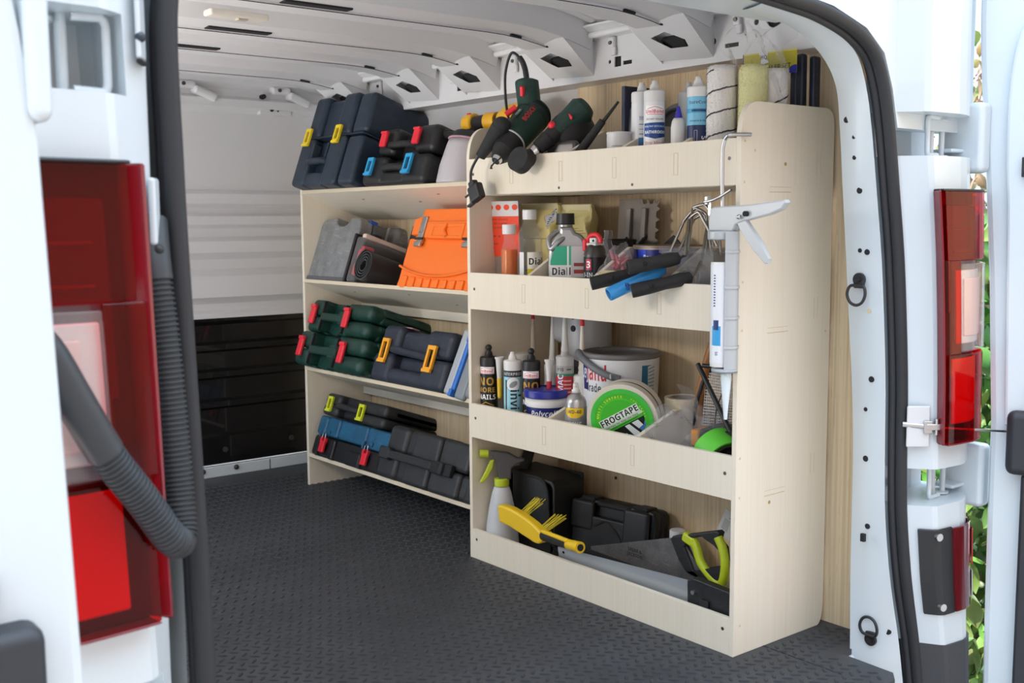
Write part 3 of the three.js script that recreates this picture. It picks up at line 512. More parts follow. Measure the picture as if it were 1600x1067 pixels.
// printed sleeve round a cylinder: canvas middle towards the viewer, deg of arc wide
function sleeve(parent, r, h, y, draw, o = {}) {
  const deg = o.deg ?? 360, a = deg * PI / 180, px = o.px ?? 4200, W = Math.min(1024, Math.round(a * r * px)), H = Math.min(1024, Math.round(h * px * W / (a * r * px)));
  const g = new THREE.CylinderGeometry(r + .0005, (o.r0 ?? r) + .0005, h, 40, 1, true, PI - a / 2, a);
  const m = mesh('label', g, new THREE.MeshStandardMaterial({ map: art(W, H, draw), roughness: o.rough ?? .4, metalness: o.metal ?? 0, side: THREE.DoubleSide }), parent);
  m.position.y = y + h / 2; m.rotation.y = FACE + (o.turn ?? 0); return m;
}
const fill = (c, col, x, y, w, h) => { c.fillStyle = col; c.fillRect(x, y, w, h); };
function cartridge(name, label, pos, body, draw, o = {}) {
  const t = thing(name, label, o.category ?? 'cartridge', pos, o.rot ?? [0, 0, 0], o.group), R = o.r ?? .0235, H = o.h ?? .208;
  mesh('tube', lathe([[0, 0], [R, 0], [R, H - .002], [R * .98, H], [R * .55, H + .001], [R * .4, H + .004], [0, H + .004]], 36), body, t);
  mesh('shoulder', lathe([[R + .0008, H - (o.band ?? .022)], [R + .0009, H - .003], [R * .93, H + .0005], [R * .5, H + .002], [R * .42, H + .012], [.0068, H + .016], [.0062, H + .022], [0, H + .023]], 30), o.cap ?? body, t);
  if (o.nozzle) { const n = mesh('nozzle', lathe([[.010, 0], [.011, .008], [.0095, .012], [.0035, o.nozzle], [0, o.nozzle]], 20), o.nozzleMat ?? std(.78, .76, .72, .4), t); n.position.y = H + .012; if (o.tip) { const k = mesh('tip_cap', lathe([[.0062, 0], [.0052, .022], [.003, .027], [0, .027]], 16), o.tip, n); k.position.y = o.nozzle - .018; } }
  if (draw) sleeve(t, R, o.lh ?? H - .03, o.ly ?? .004, draw, o.sl);
  return t;
}
const W_ = std(.80, .80, .79, .38), whiteG = std(.74, .735, .72, .4), clearP = phy(.93, .94, .93, .12, { transmission: .93, ior: 1.2, thickness: 0 });
const uni = (c, w, x, y, s) => { c.fillStyle = '#fff'; c.fillRect(x - w / 2, y - s * 1.15, w, s * 1.9); txt(c, 'UniBond', x, y, s, '#d4123a'); fill(c, '#d4123a', x - w * .45, y + s * .52, w * .9, s * .1); c.strokeStyle = '#d4123a'; c.lineWidth = s * .09; c.beginPath(); c.moveTo(x - w * .42, y - s * .5); c.lineTo(x, y - s * .95); c.lineTo(x + w * .42, y - s * .5); c.stroke(); };
// ---- top shelf
cartridge('sealant_cartridge', 'white kitchen and bathroom sealant cartridge with red and blue print, facing forward', [.05, SY[0], -.291], W_, (c, w, h) => {
  fill(c, '#eceef0', 0, 0, w, h); const x = w / 2, s = w * .066; uni(c, w * .30, x, h * .12, s * 1.15);
  txt(c, 'INSTANT SEALANT', x, h * .215, s * .5, '#5a6470'); c.fillStyle = '#17458f'; c.beginPath(); c.moveTo(x - w * .2, h * .265); c.lineTo(x + w * .2, h * .25); c.lineTo(x + w * .2, h * .43); c.lineTo(x, h * .46); c.lineTo(x - w * .2, h * .42); c.fill();
  txt(c, 'HEALTHY KITCHEN &', x, h * .305, s * .58, '#cfe4ff'); txt(c, 'BATHROOM', x + 2, h * .375, s * .98, '#fff'); txt(c, 'Stop Mould', x, h * .51, s * 1.0, '#c01a3c', { bold: false });
  fill(c, '#9aa', x - w * .15, h * .555, w * .3, 3); fill(c, '#b3232f', x - w * .14, h * .585, w * .22, h * .2); txt(c, 'TRIPLE', x - w * .03, h * .635, s * 1.0, '#fff'); txt(c, 'PROTECTION', x - w * .03, h * .71, s * .7, '#fff'); fill(c, '#1f4f9c', x + w * .10, h * .585, w * .09, h * .3); fill(c, '#17458f', x + w * .22, 0, w * .1, h);
}, { rot: [0, .05, 0] });
cartridge('sealant_cartridge', 'white cartridge with small grey panels half hidden behind the bathroom sealant', [.092, SY[0], -.372], W_, (c, w, h) => {
  fill(c, '#e9eaee', 0, 0, w, h); for (let i = 0; i < 5; i++) { fill(c, i % 2 ? '#7b8aa0' : '#a8b3c4', w * .46, h * (.2 + i * .06), w * .18, h * .012); } txt(c, 'SUPS', w * .52, h * .18, w * .05, '#4d5a70'); fill(c, '#2f78b5', w * .45, h * .43, w * .12, h * .16); fill(c, '#4a9bd0', w * .45, h * .68, w * .12, h * .14); fill(c, '#123a70', w * .45, h * .52, w * .1, h * .04);
}, { h: .215 });
{ const t = thing('notebook', 'thin navy folder standing upright behind the white cartridges', 'folder', [.105, SY[0], -.435]); mesh('cover', bx(-.012, 0, -.006, .1, .236, .006, .002), std(.018, .022, .05, .5), t); mesh('pages', bx(-.008, .004, -.003, .1005, .232, .003, .001), std(.6, .6, .6, .7), t); }
{ const t = thing('glue_bottle', 'small white glue bottle with a pointed blue cap', 'glue bottle', [.05, SY[0], -.218]);
  mesh('bottle', lathe([[0, 0], [.0165, 0], [.0165, .100], [.0165, .122], [.014, .136], [.010, .142], [0, .142]], 28), whiteG, t); mesh('collar', lathe([[.0125, .122], [.0125, .136], [.010, .140], [0, .140]], 24), whiteG, t); mesh('cap', lathe([[.0085, .137], [.0080, .145], [.0035, .166], [.002, .168], [0, .168]], 18), std(.05, .035, .45, .35), t, 'pointed blue cap'); }
cartridge('sealant_cartridge', 'cartridge with pale blue top band and navy label, beside the striped roller', [.07, SY[0], -.179], W_, (c, w, h) => {
  fill(c, '#1b2c5c', 0, 0, w, h); fill(c, '#7cc4e4', 0, 0, w, h * .36); txt(c, 'SureCove', w / 2, h * .10, w * .065, '#2b3c66', { font: 'serif' }); txt(c, 'Adhesive & Filler', w / 2, h * .31, w * .034, '#1b2c5c'); fill(c, '#4aa3cf', 0, h * .17, w, h * .05); fill(c, '#1d3f74', w * .39, h * .18, w * .23, h * .025);
  txt(c, 'SUPER', w * .585, h * .62, w * .115, '#eef', { rot: PI / 2 }); c.strokeStyle = '#dfe6f5'; c.lineWidth = 3; c.strokeRect(w * .44, h * .42, w * .04, h * .5); txt(c, 'FORMULA', w * .46, h * .67, w * .035, '#dfe6f5', { rot: PI / 2 });
}, { h: .207, lh: .187, ly: .004 });
cartridge('sealant_cartridge', 'plain white cartridge behind the navy labelled one', [.12, SY[0], -.252], whiteG, null, { h: .205 });
{ const t = thing('sanding_pad', 'round grey sanding pad leaning at the back behind the glue bottle', 'pad', [.2, SY[0] + .06, -.355]);
  mesh('pad', T(cyl(.065, .065, .02, 40), 0, .07, 0, 0, 0, PI / 2 - .1), std(.22, .22, .23, .7), t); mesh('stripe', T(new THREE.TorusGeometry(.05, .004, 8, 36), -.012, .07, 0, 0, PI / 2, .0), std(.08, .08, .09, .6), t); mesh('block', bx(-.02, -.06, -.05, .03, .03, .05, .006), std(.14, .05, .05, .6), t, 'dark red base'); }
// paint rollers: fluffy sleeves with a spiral stripe
function roller(label, p, lean, r, h, mat, stripes) {
  const t = thing('paint_roller', label, 'paint roller', p, lean);
  let s0 = 5; const rr = () => { s0 = (s0 * 1664525 + 1013904223) >>> 0; return s0 / 4294967296; };
  const g = lathe([[.012, 0], [r * .9, 0], [r, .01], ...Array.from({ length: 22 }, (_, i) => [r, .012 + (h - .024) * (i + .5) / 22]), [r, h - .01], [r * .86, h], [.016, h - .001], [.014, h - .02]], 56);
  const q = g.attributes.position; for (let i = 0; i < q.count; i++) { const k = 1 + (noise2(q.getX(i) * 300 + 50, q.getY(i) * 300 + q.getZ(i) * 300, 512) - .5) * .09; q.setX(i, q.getX(i) * k); q.setZ(i, q.getZ(i) * k); } g.computeVertexNormals();
  mesh('sleeve', g, mat, t);
  if (stripes) { const n = 220, pts = []; for (let i = 0; i <= n; i++) { const a = -i / n * stripes * PI * 2 + 1.1, y = .02 + (h - .03) * i / n, k = r * (.992 + .012 * rr()); pts.push([Math.cos(a) * k, y + .002 * (rr() - .5), Math.sin(a) * k]); } mesh('stripe', tube(pts, .0019, 500, 5), std(.055, .055, .085, .9), t, 'dark spiral stripe'); }
  // pile: short tufts all over
  const tuft = new THREE.ConeGeometry(.0011, .0058, 3), N = 2600, im = new THREE.InstancedMesh(tuft, mat, N), up = V(0, 1, 0);
  for (let i = 0; i < N; i++) { const a = rr() * PI * 2, y = rr() * h, d = V(Math.cos(a) + (rr() - .5) * .8, (rr() - .5) * .9, Math.sin(a) + (rr() - .5) * .8).normalize(); im.setMatrixAt(i, new THREE.Matrix4().compose(V(Math.cos(a) * r, y, Math.sin(a) * r), new THREE.Quaternion().setFromUnitVectors(up, d), V(1, 1, 1))); }
  im.name = 'pile'; im.userData.kind = 'stuff'; im.castShadow = im.receiveShadow = true; t.add(im);
  return t;
}
const fluff = std(.80, .775, .745, .95);
roller('tall white paint roller with dark spiral stripes, left of the yellow one', [.08, SY[0] + .004, -.122], [0, .6, -.05], .0315, .243, fluff, 4.6);
roller('pale yellow paint roller between two white striped ones', [.105, SY[0] + .003, -.060], [0, 0, -.02], .0295, .240, std(.70, .68, .36, .95), 0);
roller('shorter white paint roller with thin dark stripes, behind the end panel', [.165, SY[0] + .003, -.022 + .0], [0, .9, .0], .0300, .235, fluff, 2.4).position.z = -.050;
{ // roller set in a clear bag: printed card and two dark trays
  const t = thing('roller_set', 'bagged roller set with a yellow header card and black trays', 'roller set', [.22, SY[0] + .002, -.08]);
  const cardM = new THREE.MeshStandardMaterial({ roughness: .35, map: art(512, 180, (c, w, h) => { fill(c, '#b3a81c', 0, 0, w, h); fill(c, '#d6cc48', 0, 0, w, h * .06); c.fillStyle = '#dfe3ef'; c.beginPath(); c.moveTo(w * .30, -2); c.lineTo(w * .47, -2); c.lineTo(w * .45, h * .30); c.lineTo(w * .49, h * .44); c.lineTo(w * .33, h * .56); c.lineTo(w * .35, h * .3); c.fill(); txt(c, 'HQ', w * .395, h * .2, 44, '#223'); txt(c, 'ROLLER SET', w * .62, h * .68, 50, '#1b1b20', { rot: -.02 }); fill(c, '#1a2066', 0, 0, 10, h); c.fillStyle = '#1a2596'; c.beginPath(); c.ellipse(w * .97, h, 70, 60, 0, 0, 7); c.fill(); }) });
  const k = mesh('header_card', T(new THREE.BoxGeometry(.135, .05, .0012), -.02, .256, -.010, 0, -PI / 2 + .12, .0), cardM, t);
  mesh('tray', [bx(.02, .0, .028, .04, .275, .048, .006), bx(.0, .0, .030, .006, .27, .046, .003)], std(.03, .035, .055, .4), t, 'dark blue tray');
  mesh('tray', [bx(.03, .0, .056, .055, .268, .072, .006)], std(.02, .024, .04, .4), t);
  const film = phy(.95, .95, .95, .06, { transmission: .93, ior: 1.2, thickness: 0 });
  const g = grid(26, 26, (u, v) => { const a = u * 5.3, x = -.035 + .1 * (u > .5 ? 1 : 0) + .012 * Math.sin(v * 19 + a * 3) * v, z = -.095 + .17 * u + .008 * Math.sin(v * 23 + u * 31), y = .15 + .185 * v + .012 * Math.sin(u * 17); return [-.072 + .018 * Math.sin(u * 9 + v * 13) * (.3 + v) + .05 * Math.max(0, v - .7), y, z]; });
  mesh('bag', g, film, t, 'crumpled clear bag'); 
}
{ const t = thing('filler_tin', 'small white filler tin low behind the front board', 'tin', [.055, SY[0], -.408]); mesh('can', lathe([[0, 0], [.029, 0], [.0295, .004], [.029, .118], [.0305, .120], [.0305, .124], [.027, .124], [.0265, .120], [0, .119]], 36), std(.66, .66, .67, .35), t); sleeve(t, .0293, .105, .008, (c, w, h) => { fill(c, '#cfd0d2', 0, 0, w, h);  for (let i = 0; i < 5; i++) fill(c, '#8b8c90', w * .4, h * (.2 + i * .06), w * .2, h * .02); }, { px: 2600 }); }
{ // scraper / trowel: black handle bar and steel blade leaning up
  const t = thing('plastering_trowel', 'black handled plastering trowel leaning upright behind the front board', 'trowel', [0, 0, 0]);
  mesh('blade', [T(bx(-.0006, -.05, -.0, .0006, .115, .05, .0005), .10, 1.10, -.48, .52, 0, -.1)], std(.40, .41, .42, .35, { metalness: .7 }), t, 'grey steel blade');
  mesh('handle', [rod([.035, 1.085, -.535], [.075, 1.208, -.432], .008, 8, .003), rod([.035, 1.085, -.535], [.06, 1.165, -.47], .012, 10, .009)], P_.black, t);
}
{ // palm sander
  const t = thing('palm_sander', 'rounded black and green palm sander behind the slanting divider', 'sander', [.10, SY[0], -.625], [0, .3, 0]);
  mesh('base', [bx(-.05, 0, -.055, .06, .035, .055, .006), bx(-.045, .035, -.05, .055, .10, .05, .018)], P_.black, t);
  const top = new THREE.SphereGeometry(1, 28, 18); top.scale(.066, .06, .060);
  mesh('body', T(top, 0, .135, 0), P_.black, t); mesh('green_cap', T(new THREE.SphereGeometry(1, 24, 14, 0, PI * 2, 0, 1.0).scale(.064, .060, .058), .004, .138, 0, .25, 0, -.3), P_.green, t, 'dark green cap'); mesh('dust_box', bx(-.062, .065, -.045, -.035, .118, .05, .012), phy(.12, .11, .12, .2, { transmission: .3, thickness: 0 }), t, 'smoky dust box'); mesh('badge', T(rb(.003, .010, .035, .002), -.062, .148, .0, 0, 0, -.5), P_.red, t);
}
{ // corded hammer drill lying over the front board, its handle and cable pointing up
  const t = thing('hammer_drill', 'green corded hammer drill lying nose down over the front board', 'drill', [0, 0, 0]);
  const A = V(-.050, 1.080, -.745), B = V(.115, 1.222, -.772), at = (s) => A.clone().lerp(B, s).toArray(), seg = (s, e, r0, r1, n = 32) => rod(at(s), at(e), r0, n, r1);
  mesh('bit', [seg(-.10, .02, .0022, .0022, 10), T(new THREE.ConeGeometry(.004, .012, 8), ...at(-.10))], M.screw, t);
  mesh('chuck_tip', seg(.0, .045, .011, .015), M.chrome, t, 'steel chuck nose');
  mesh('chuck', [seg(.04, .17, .017, .031), seg(.17, .36, .031, .036)], P_.black, t);
  mesh('collar', seg(.36, .375, .0385, .0385), std(.75, .76, .77, .3), t, 'pale collar ring');
  mesh('body', [seg(.375, .52, .038, .041), seg(.52, .86, .041, .046), seg(.86, .97, .046, .041), seg(.97, 1.0, .041, .030)], P_.green, t);
  for (let i = 0; i < 6; i++) mesh('vent', seg(.80 + i * .025, .808 + i * .025, .0462, .0462, 24), M.hole, t);
  const H0 = at(.80), H1 = [.085, 1.288, -.783];
  const hand = rod([H0[0], H0[1] - .01, H0[2] + .005], H1, .030, 28, .031);
  mesh('handle', [hand, T(new THREE.SphereGeometry(.031, 24, 12).scale(1, .4, 1), ...H1)], P_.green, t);
  mesh('trigger', rod([.022, 1.203, -.792], [.040, 1.222, -.772], .008, 12), P_.red, t, 'red trigger');
  mesh('switch', T(rb(.010, .026, .012, .003), .054, 1.262, -.764, .2, 0, .2), P_.red, t, 'red switch');
  const lab = mesh('brand_plate', T(new THREE.PlaneGeometry(.072, .022), 0, 0, 0), new THREE.MeshStandardMaterial({ roughness: .4, map: art(256, 80, (c, w, h) => { fill(c, '#0c3a2f', 0, 0, w, h); txt(c, 'BOSCH', w / 2, h / 2, 66, '#e01c2c'); }) }), t, 'red lettering on the body');
  const axis = B.clone().sub(A).normalize(), mid = V(...at(.70)), toCam = camera.position.clone().sub(mid).normalize(), nrm = toCam.clone().sub(axis.clone().multiplyScalar(toCam.dot(axis))).applyAxisAngle(axis, -.25).normalize();
  lab.quaternion.setFromRotationMatrix(new THREE.Matrix4().makeBasis(axis, nrm.clone().cross(axis), nrm)); lab.position.copy(mid).addScaledVector(nrm, .0452);
  const lab2 = mesh('model_plate', new THREE.PlaneGeometry(.045, .012), new THREE.MeshStandardMaterial({ roughness: .4, map: art(256, 64, (c, w, h) => { fill(c, '#0c3a2f', 0, 0, w, h); txt(c, 'PSB 650', w / 2, 22, 36, '#c9d4cf'); fill(c, '#8aa097', 60, 46, 130, 7); }) }), t);
  const n2 = nrm.clone().applyAxisAngle(axis, -.62); lab2.quaternion.setFromRotationMatrix(new THREE.Matrix4().makeBasis(axis, n2.clone().cross(axis), n2)); lab2.position.copy(V(...at(.66))).addScaledVector(n2, .0450);
  mesh('side_grip', (() => { const g = rod([-.045, 1.095, -.815], [-.022, 1.165, -.762], .013, 22, .024); return [g, T(new THREE.SphereGeometry(.024, 20, 12), -.020, 1.170, -.758)]; })(), P_.black, t, 'black bulb shaped side grip');
  mesh('cable_sleeve', tube([[.085, 1.292, -.783], [.085, 1.318, -.788], [.084, 1.340, -.797], [.082, 1.355, -.808]], .0075, 16, 10), M.black, t);
  mesh('cable', [tube([[.083, 1.345, -.802], [.08, 1.366, -.822], [.08, 1.366, -.845], [.08, 1.32, -.866], [.08, 1.26, -.866], [.075, 1.215, -.852], [.06, 1.18, -.82]], .0036, 60, 8), tube([[-.035, 1.125, -.81], [-.045, 1.095, -.825], [-.05, 1.06, -.848], [-.05, 1.02, -.850]], .0036, 30, 8)], M.black, t);
  const pl = mesh('plug', [bx(-.012, -.020, -.024, .012, .024, .022, .007), bx(-.009, .018, -.016, .009, .036, .008, .004)], M.black, t, 'black three pin plug'); pl.position.set(-.048, 1.002, -.828); pl.rotation.set(-.42, 0, 0);
  mesh('pin', [bx(-.006, -.020, -.046, .006, -.014, -.022, .001)], M.black, pl); mesh('pin', [bx(-.010, .004, -.04, -.006, .009, -.022, .001)], M.black, pl); mesh('pin', [bx(.006, .004, -.04, .010, .009, -.022, .001)], M.black, pl);
}
{ // small drill with an angle head
  const t = thing('angle_drill', 'small green and black angle drill with round head over the front board', 'drill', [0, 0, 0]);
  const A = V(-.035, 1.078, -.655), B = V(.100, 1.200, -.592), at = (s) => A.clone().lerp(B, s).toArray(), seg = (s, e, r0, r1) => rod(at(s), at(e), r0, 28, r1);
  mesh('chuck', [seg(.14, .22, .010, .014), seg(.22, .26, .015, .012)], M.chrome, t, 'steel chuck'); mesh('neck', [seg(.26, .42, .018, .022), seg(.42, .46, .023, .021), seg(.46, .60, .021, .023)], P_.black, t);
  mesh('body', [seg(.58, .80, .024, .030), seg(.80, 1.02, .030, .036), seg(1.02, 1.10, .036, .026)], P_.green, t);
  mesh('switch', T(new THREE.SphereGeometry(.010, 14, 10), at(.62)[0] - .022, at(.62)[1] + .010, at(.62)[2] + .0), P_.red, t, 'red button'); mesh('brand_plate', T(rb(.004, .008, .03, .002), at(.9)[0] - .030, at(.9)[1], at(.9)[2] + .012, .7, 0, 0), P_.red, t);
  mesh('angle_head', [T(cyl(.031, .031, .026, 34), -.040, 1.078, -.657, .5, 0, 1.2), T(cyl(.022, .012, .03, 28), -.03, 1.084, -.650, .5, 0, 1.2), rod([-.032, 1.084, -.652], at(.16), .018, 16, .012)], P_.black, t, 'round black angle head');
}

// ---------------------------------------------------------------- near unit, second shelf
{ const t = thing('sandpaper_pack', 'orange and white pack of sandpaper sheets standing against the left side', 'sandpaper', [.10, SY[1], -.905], [0, .2, .06]);
  mesh('sheets', bx(-.003, .002, -.075, .012, .272, .068, .001), std(.30, .235, .21, .95), t, 'rough brown abrasive sheets');
  mesh('card', T(new THREE.BoxGeometry(.146, .150, .0012), -.0042, .205, -.003, 0, -PI / 2, 0), new THREE.MeshStandardMaterial({ roughness: .55, map: art(480, 640, (c, w, h) => {
    fill(c, '#d8d6d8', 0, 0, w, h); fill(c, '#ee3f0b', 14, h * .27, w, h * .73); for (let i = 0; i < 5; i++) { c.fillStyle = '#ee3f0b'; c.beginPath(); c.arc(60 + i * 95, h * .11, 33, 0, 7); c.fill(); }
    ['Sandpaper sheets', 'Feuilles de papier', 'Arkusze papieru'].forEach((s, i) => txt(c, s, 50, h * .325 + i * 46, 38, '#5e2312', { align: 'left', bold: false })); ['3x 60   3x 80   3x', 'Roughing', 'Intermediate', 'Extra fine'].forEach((s, i) => txt(c, s, 50, h * .63 + i * 44, 28, '#451a0e', { align: 'left' })); }) }), t, 'printed orange card');
}
// bottle with a neck and screw cap; liquid inside
function bottle(name, label, pos, r, h, liquid, level, rings, cat = 'bottle') {
  const t = thing(name, label, cat, pos), prof = [[0, 0], [r * .9, 0], [r, .006]];
  const top = h - .030; for (let i = 0; i < rings; i++) { const a = .02 + (top - .07) * i / rings, b = .02 + (top - .07) * (i + .5) / rings; prof.push([r, a], [r * .945, b]); }
  prof.push([r, top - .052], [r * .94, top - .034], [r * .6, top - .010], [.0155, top], [.0155, h - .004]);
  mesh('bottle', lathe(prof, 32), clearP, t);
  if (liquid) mesh('liquid', lathe([[0, .003], [r * .9, .003], [r * .93, .01], [r * .93, level], [0, level]], 28), liquid, t);
  mesh('cap', [lathe([[.0185, h - .026], [.0188, h - .002], [.017, h], [0, h]], 28)], std(.78, .79, .80, .4), t, 'white screw cap');
  return t;
}
bottle('spirit_bottle', 'clear bottle of amber liquid with a white cap, beside the orange pack', [.06, SY[1], -.829], .0225, .217, phy(.95, .23, .01, .15, { transmission: .3, ior: 1.33, thickness: 0 }), .150, 0);
{ const t = bottle('spirit_bottle', 'tall clear ribbed bottle with a yellow label and white cap', [.07, SY[1], -.756], .0325, .255, phy(.80, .78, .66, .1, { transmission: .8, ior: 1.2, thickness: 0 }), .07, 6);
  sleeve(t, .0327, .120, .025, (c, w, h) => { fill(c, '#d9c91a', 0, 0, w, h); fill(c, '#f0efe6', 0, 0, w, h * .36); txt(c, 'Diall', w / 2 - 10, h * .2, h * .2, '#14141a'); fill(c, '#5a5208', w * .3, h * .45, w * .4, h * .03); for (let i = 0; i < 4; i++) fill(c, '#8d8410', w * .3, h * (.58 + i * .08), w * .36, h * .02); }, { deg: 110, turn: .85, px: 3400 });
  sleeve(t, .0327, .120, .025, (c, w, h) => { fill(c, '#dfe0e2', 0, 0, w, h); }, { deg: 26, turn: -.62 });
}
// cream paper bags with printed crest
function paperBag(label, pos, rot, w, h, d, draw) {
  const t = thing('paper_bag', label, 'bag', pos, rot);
  const g = grid(26, 20, (u, v) => { const a = u * PI * 2, c = Math.cos(a), s = Math.sin(a), k = (p) => Math.sign(p) * Math.abs(p) ** .35; const pinch = v > .78 ? 1 - (v - .78) * 3.2 : 1; return [k(c) * d / 2 * pinch + .006 * Math.sin(u * 40 + v * 22) * v, v * h + .007 * Math.sin(u * 21) * (v > .9 ? 1 : 0), -k(s) * w / 2 * (1 + (v > .8 ? .05 : 0)) + .004 * Math.sin(v * 27 + u * 11)]; });
  mesh('bag', g, new THREE.MeshStandardMaterial({ map: art(512, 512, draw), roughness: .7, side: THREE.DoubleSide }), t);
  mesh('folded_top', bx(-.010, h - .012, -w * .5, .012, h + .012, w * .48, .004), std(.74, .68, .42, .7), t);
  return t;
}
paperBag('cream paper bag with a grey crest and border, tallest behind the bottles', [.19, SY[1], -.865], [0, .1, 0], .175, .262, .085, (c, w, h) => {
  fill(c, '#e3d694', 0, 0, w, h); for (const x of [w * .5]) { c.strokeStyle = '#6b6650'; c.lineWidth = 3; c.strokeRect(x - w * .16, h * .32, w * .30, h * .6); c.fillStyle = '#c9ccd6'; c.save(); c.translate(x + 52, h * .11); c.scale(.62, .95); for (const [a, b] of [[0, -1], [0, 1], [-1, 0], [1, 0]]) { c.beginPath(); c.arc(a * 26, b * 34, 24, 0, 7); c.fill(); c.stroke(); } c.fillRect(-26, -34, 52, 68); txt(c, 'Grout', 0, 0, 34, '#3f434f', { font: 'serif', rot: PI / 2 }); c.restore(); fill(c, '#c9c7b4', x - 14, h * .6, 34, 60); txt(c, '+', x + 2, h * .655, 26, '#334'); txt(c, 'K', x - w * .04, h * .40, 46, '#b8274f'); }
});
paperBag('creased cream paper bag with small print, right of the crested one', [.225, SY[1], -.735], [0, .3, .02], .095, .258, .07, (c, w, h) => { fill(c, '#d9cd90', 0, 0, w, h); c.fillStyle = '#8d855c'; for (let i = 0; i < 26; i++) c.fillRect(w * .42, h * (.2 + i * .025), w * (.1 + .08 * ((i * 7) % 5) / 5), 3); });
{ // grey oil jug
  const t = thing('oil_jug', 'silver grey oil jug with black cap and a turquoise and white label', 'oil jug', [.09, SY[1], -.629], [0, -PI / 4, 0]);
  // side view: shape x to the viewer's right
  const s = new THREE.Shape(); s.moveTo(-.048, .006); s.quadraticCurveTo(-.048, 0, -.04, 0); s.lineTo(.04, 0); s.quadraticCurveTo(.048, 0, .048, .006); s.lineTo(.048, .158); s.quadraticCurveTo(.046, .190, .02, .196); s.lineTo(.012, .210); s.lineTo(-.018, .210); s.lineTo(-.02, .196); s.quadraticCurveTo(-.046, .175, -.048, .140); s.lineTo(-.048, .006);
  const silver = std(.40, .41, .42, .32, { metalness: .55 });
  mesh('jug', T(ext(s, .058, .008, 12), 0, 0, -.021), silver, t);
  mesh('handle', tube([[-.026, .200, 0], [-.046, .180, .014], [-.040, .155, .028], [-.022, .172, .031], [.0, .188, .018]], .007, 24, 10), silver, t);
  mesh('neck', T(cyl(.019, .018, .018, 28), -.006, .210, 0), silver, t);
  mesh('cap', [T(cyl(.0235, .0225, .028, 32), -.006, .230, 0), T(new THREE.TorusGeometry(.0232, .0012, 8, 32), -.006, .217, 0, PI / 2)], M.black, t, 'black screw cap');
  const lm = new THREE.MeshStandardMaterial({ roughness: .4, map: art(320, 480, (c, w, h) => { fill(c, '#b9bcc0', 0, 0, w, h); fill(c, '#32b08c', 0, 0, w * .62, h); fill(c, '#e6e8ea', 0, h * .34, w * .66, h * .22); txt(c, 'Diall', w * .33, h * .455, h * .18, '#1b2230'); fill(c, '#c8cacd', w * .62, 0, w * .38, h); fill(c, '#8c2b2b', w * .70, h * .30, w * .3, h * .06); fill(c, '#a33', w * .70, h * .42, w * .3, h * .07); fill(c, '#263242', w * .70, h * .56, w * .3, h * .07); fill(c, '#6d2c28', w * .70, h * .74, w * .3, h * .08); fill(c, '#2f3338', w * .7, h * .88, w * .3, h * .05); c.fillStyle = '#f3f5f6'; c.fillRect(w * .5, 0, w * .05, h); }) });
  const lb = shp([[-.042, .022], [.043, .022], [.043, .162], [-.028, .162], [-.042, .125]]), lg = ext(lb, .0008); { const p = lg.attributes.position, uv = lg.attributes.uv; for (let i = 0; i < p.count; i++) uv.setXY(i, (p.getX(i) + .042) / .085, (p.getY(i) - .022) / .14); }
  mesh('label', T(lg, 0, 0, .0372), lm, t, 'turquoise and white label');
}
{ const t = thing('aerosol_can', 'black lubricant aerosol with a red straw cap and white nozzle', 'aerosol', [.09, SY[1], -.527]);
  mesh('can', lathe([[0, 0], [.0275, 0], [.0285, .004], [.0285, .136], [.027, .141], [.0295, .142], [.022, .158], [.0165, .166], [0, .168]], 36), std(.10, .095, .09, .3, { metalness: .6 }), t);
  sleeve(t, .0285, .132, .004, (c, w, h) => { fill(c, '#15161a', 0, 0, w, h); fill(c, '#c7324e', w * .36, h * .04, w * .09, h * .2); txt(c, '3', w * .405, h * .14, h * .17, '#fff'); txt(c, '3-IN-ONE', w * .49, h * .33, h * .115, '#d9dadd'); fill(c, '#c79a1f', w * .36, h * .46, w * .16, h * .12);  }, { rough: .25 });
  mesh('nozzle', [T(rb(.020, .014, .024, .003), 0, .176, 0), T(rb(.030, .006, .034, .002), 0, .167, 0)], std(.70, .70, .71, .4), t, 'pale spray nozzle'); mesh('nozzle_hole', T(cyl(.003, .003, .004, 12), -.010, .176, .004, 0, 0, PI / 2), M.hole, t);
  mesh('straw_cap', [tube([[0, .160, -.028], [0, .178, -.026], [0, .189, -.014], [0, .190, .006], [0, .181, .017], [0, .170, .020]], .006, 30, 10), T(rb(.02, .03, .012, .004), 0, .165, -.032)], P_.red, t, 'red straw holder');
}
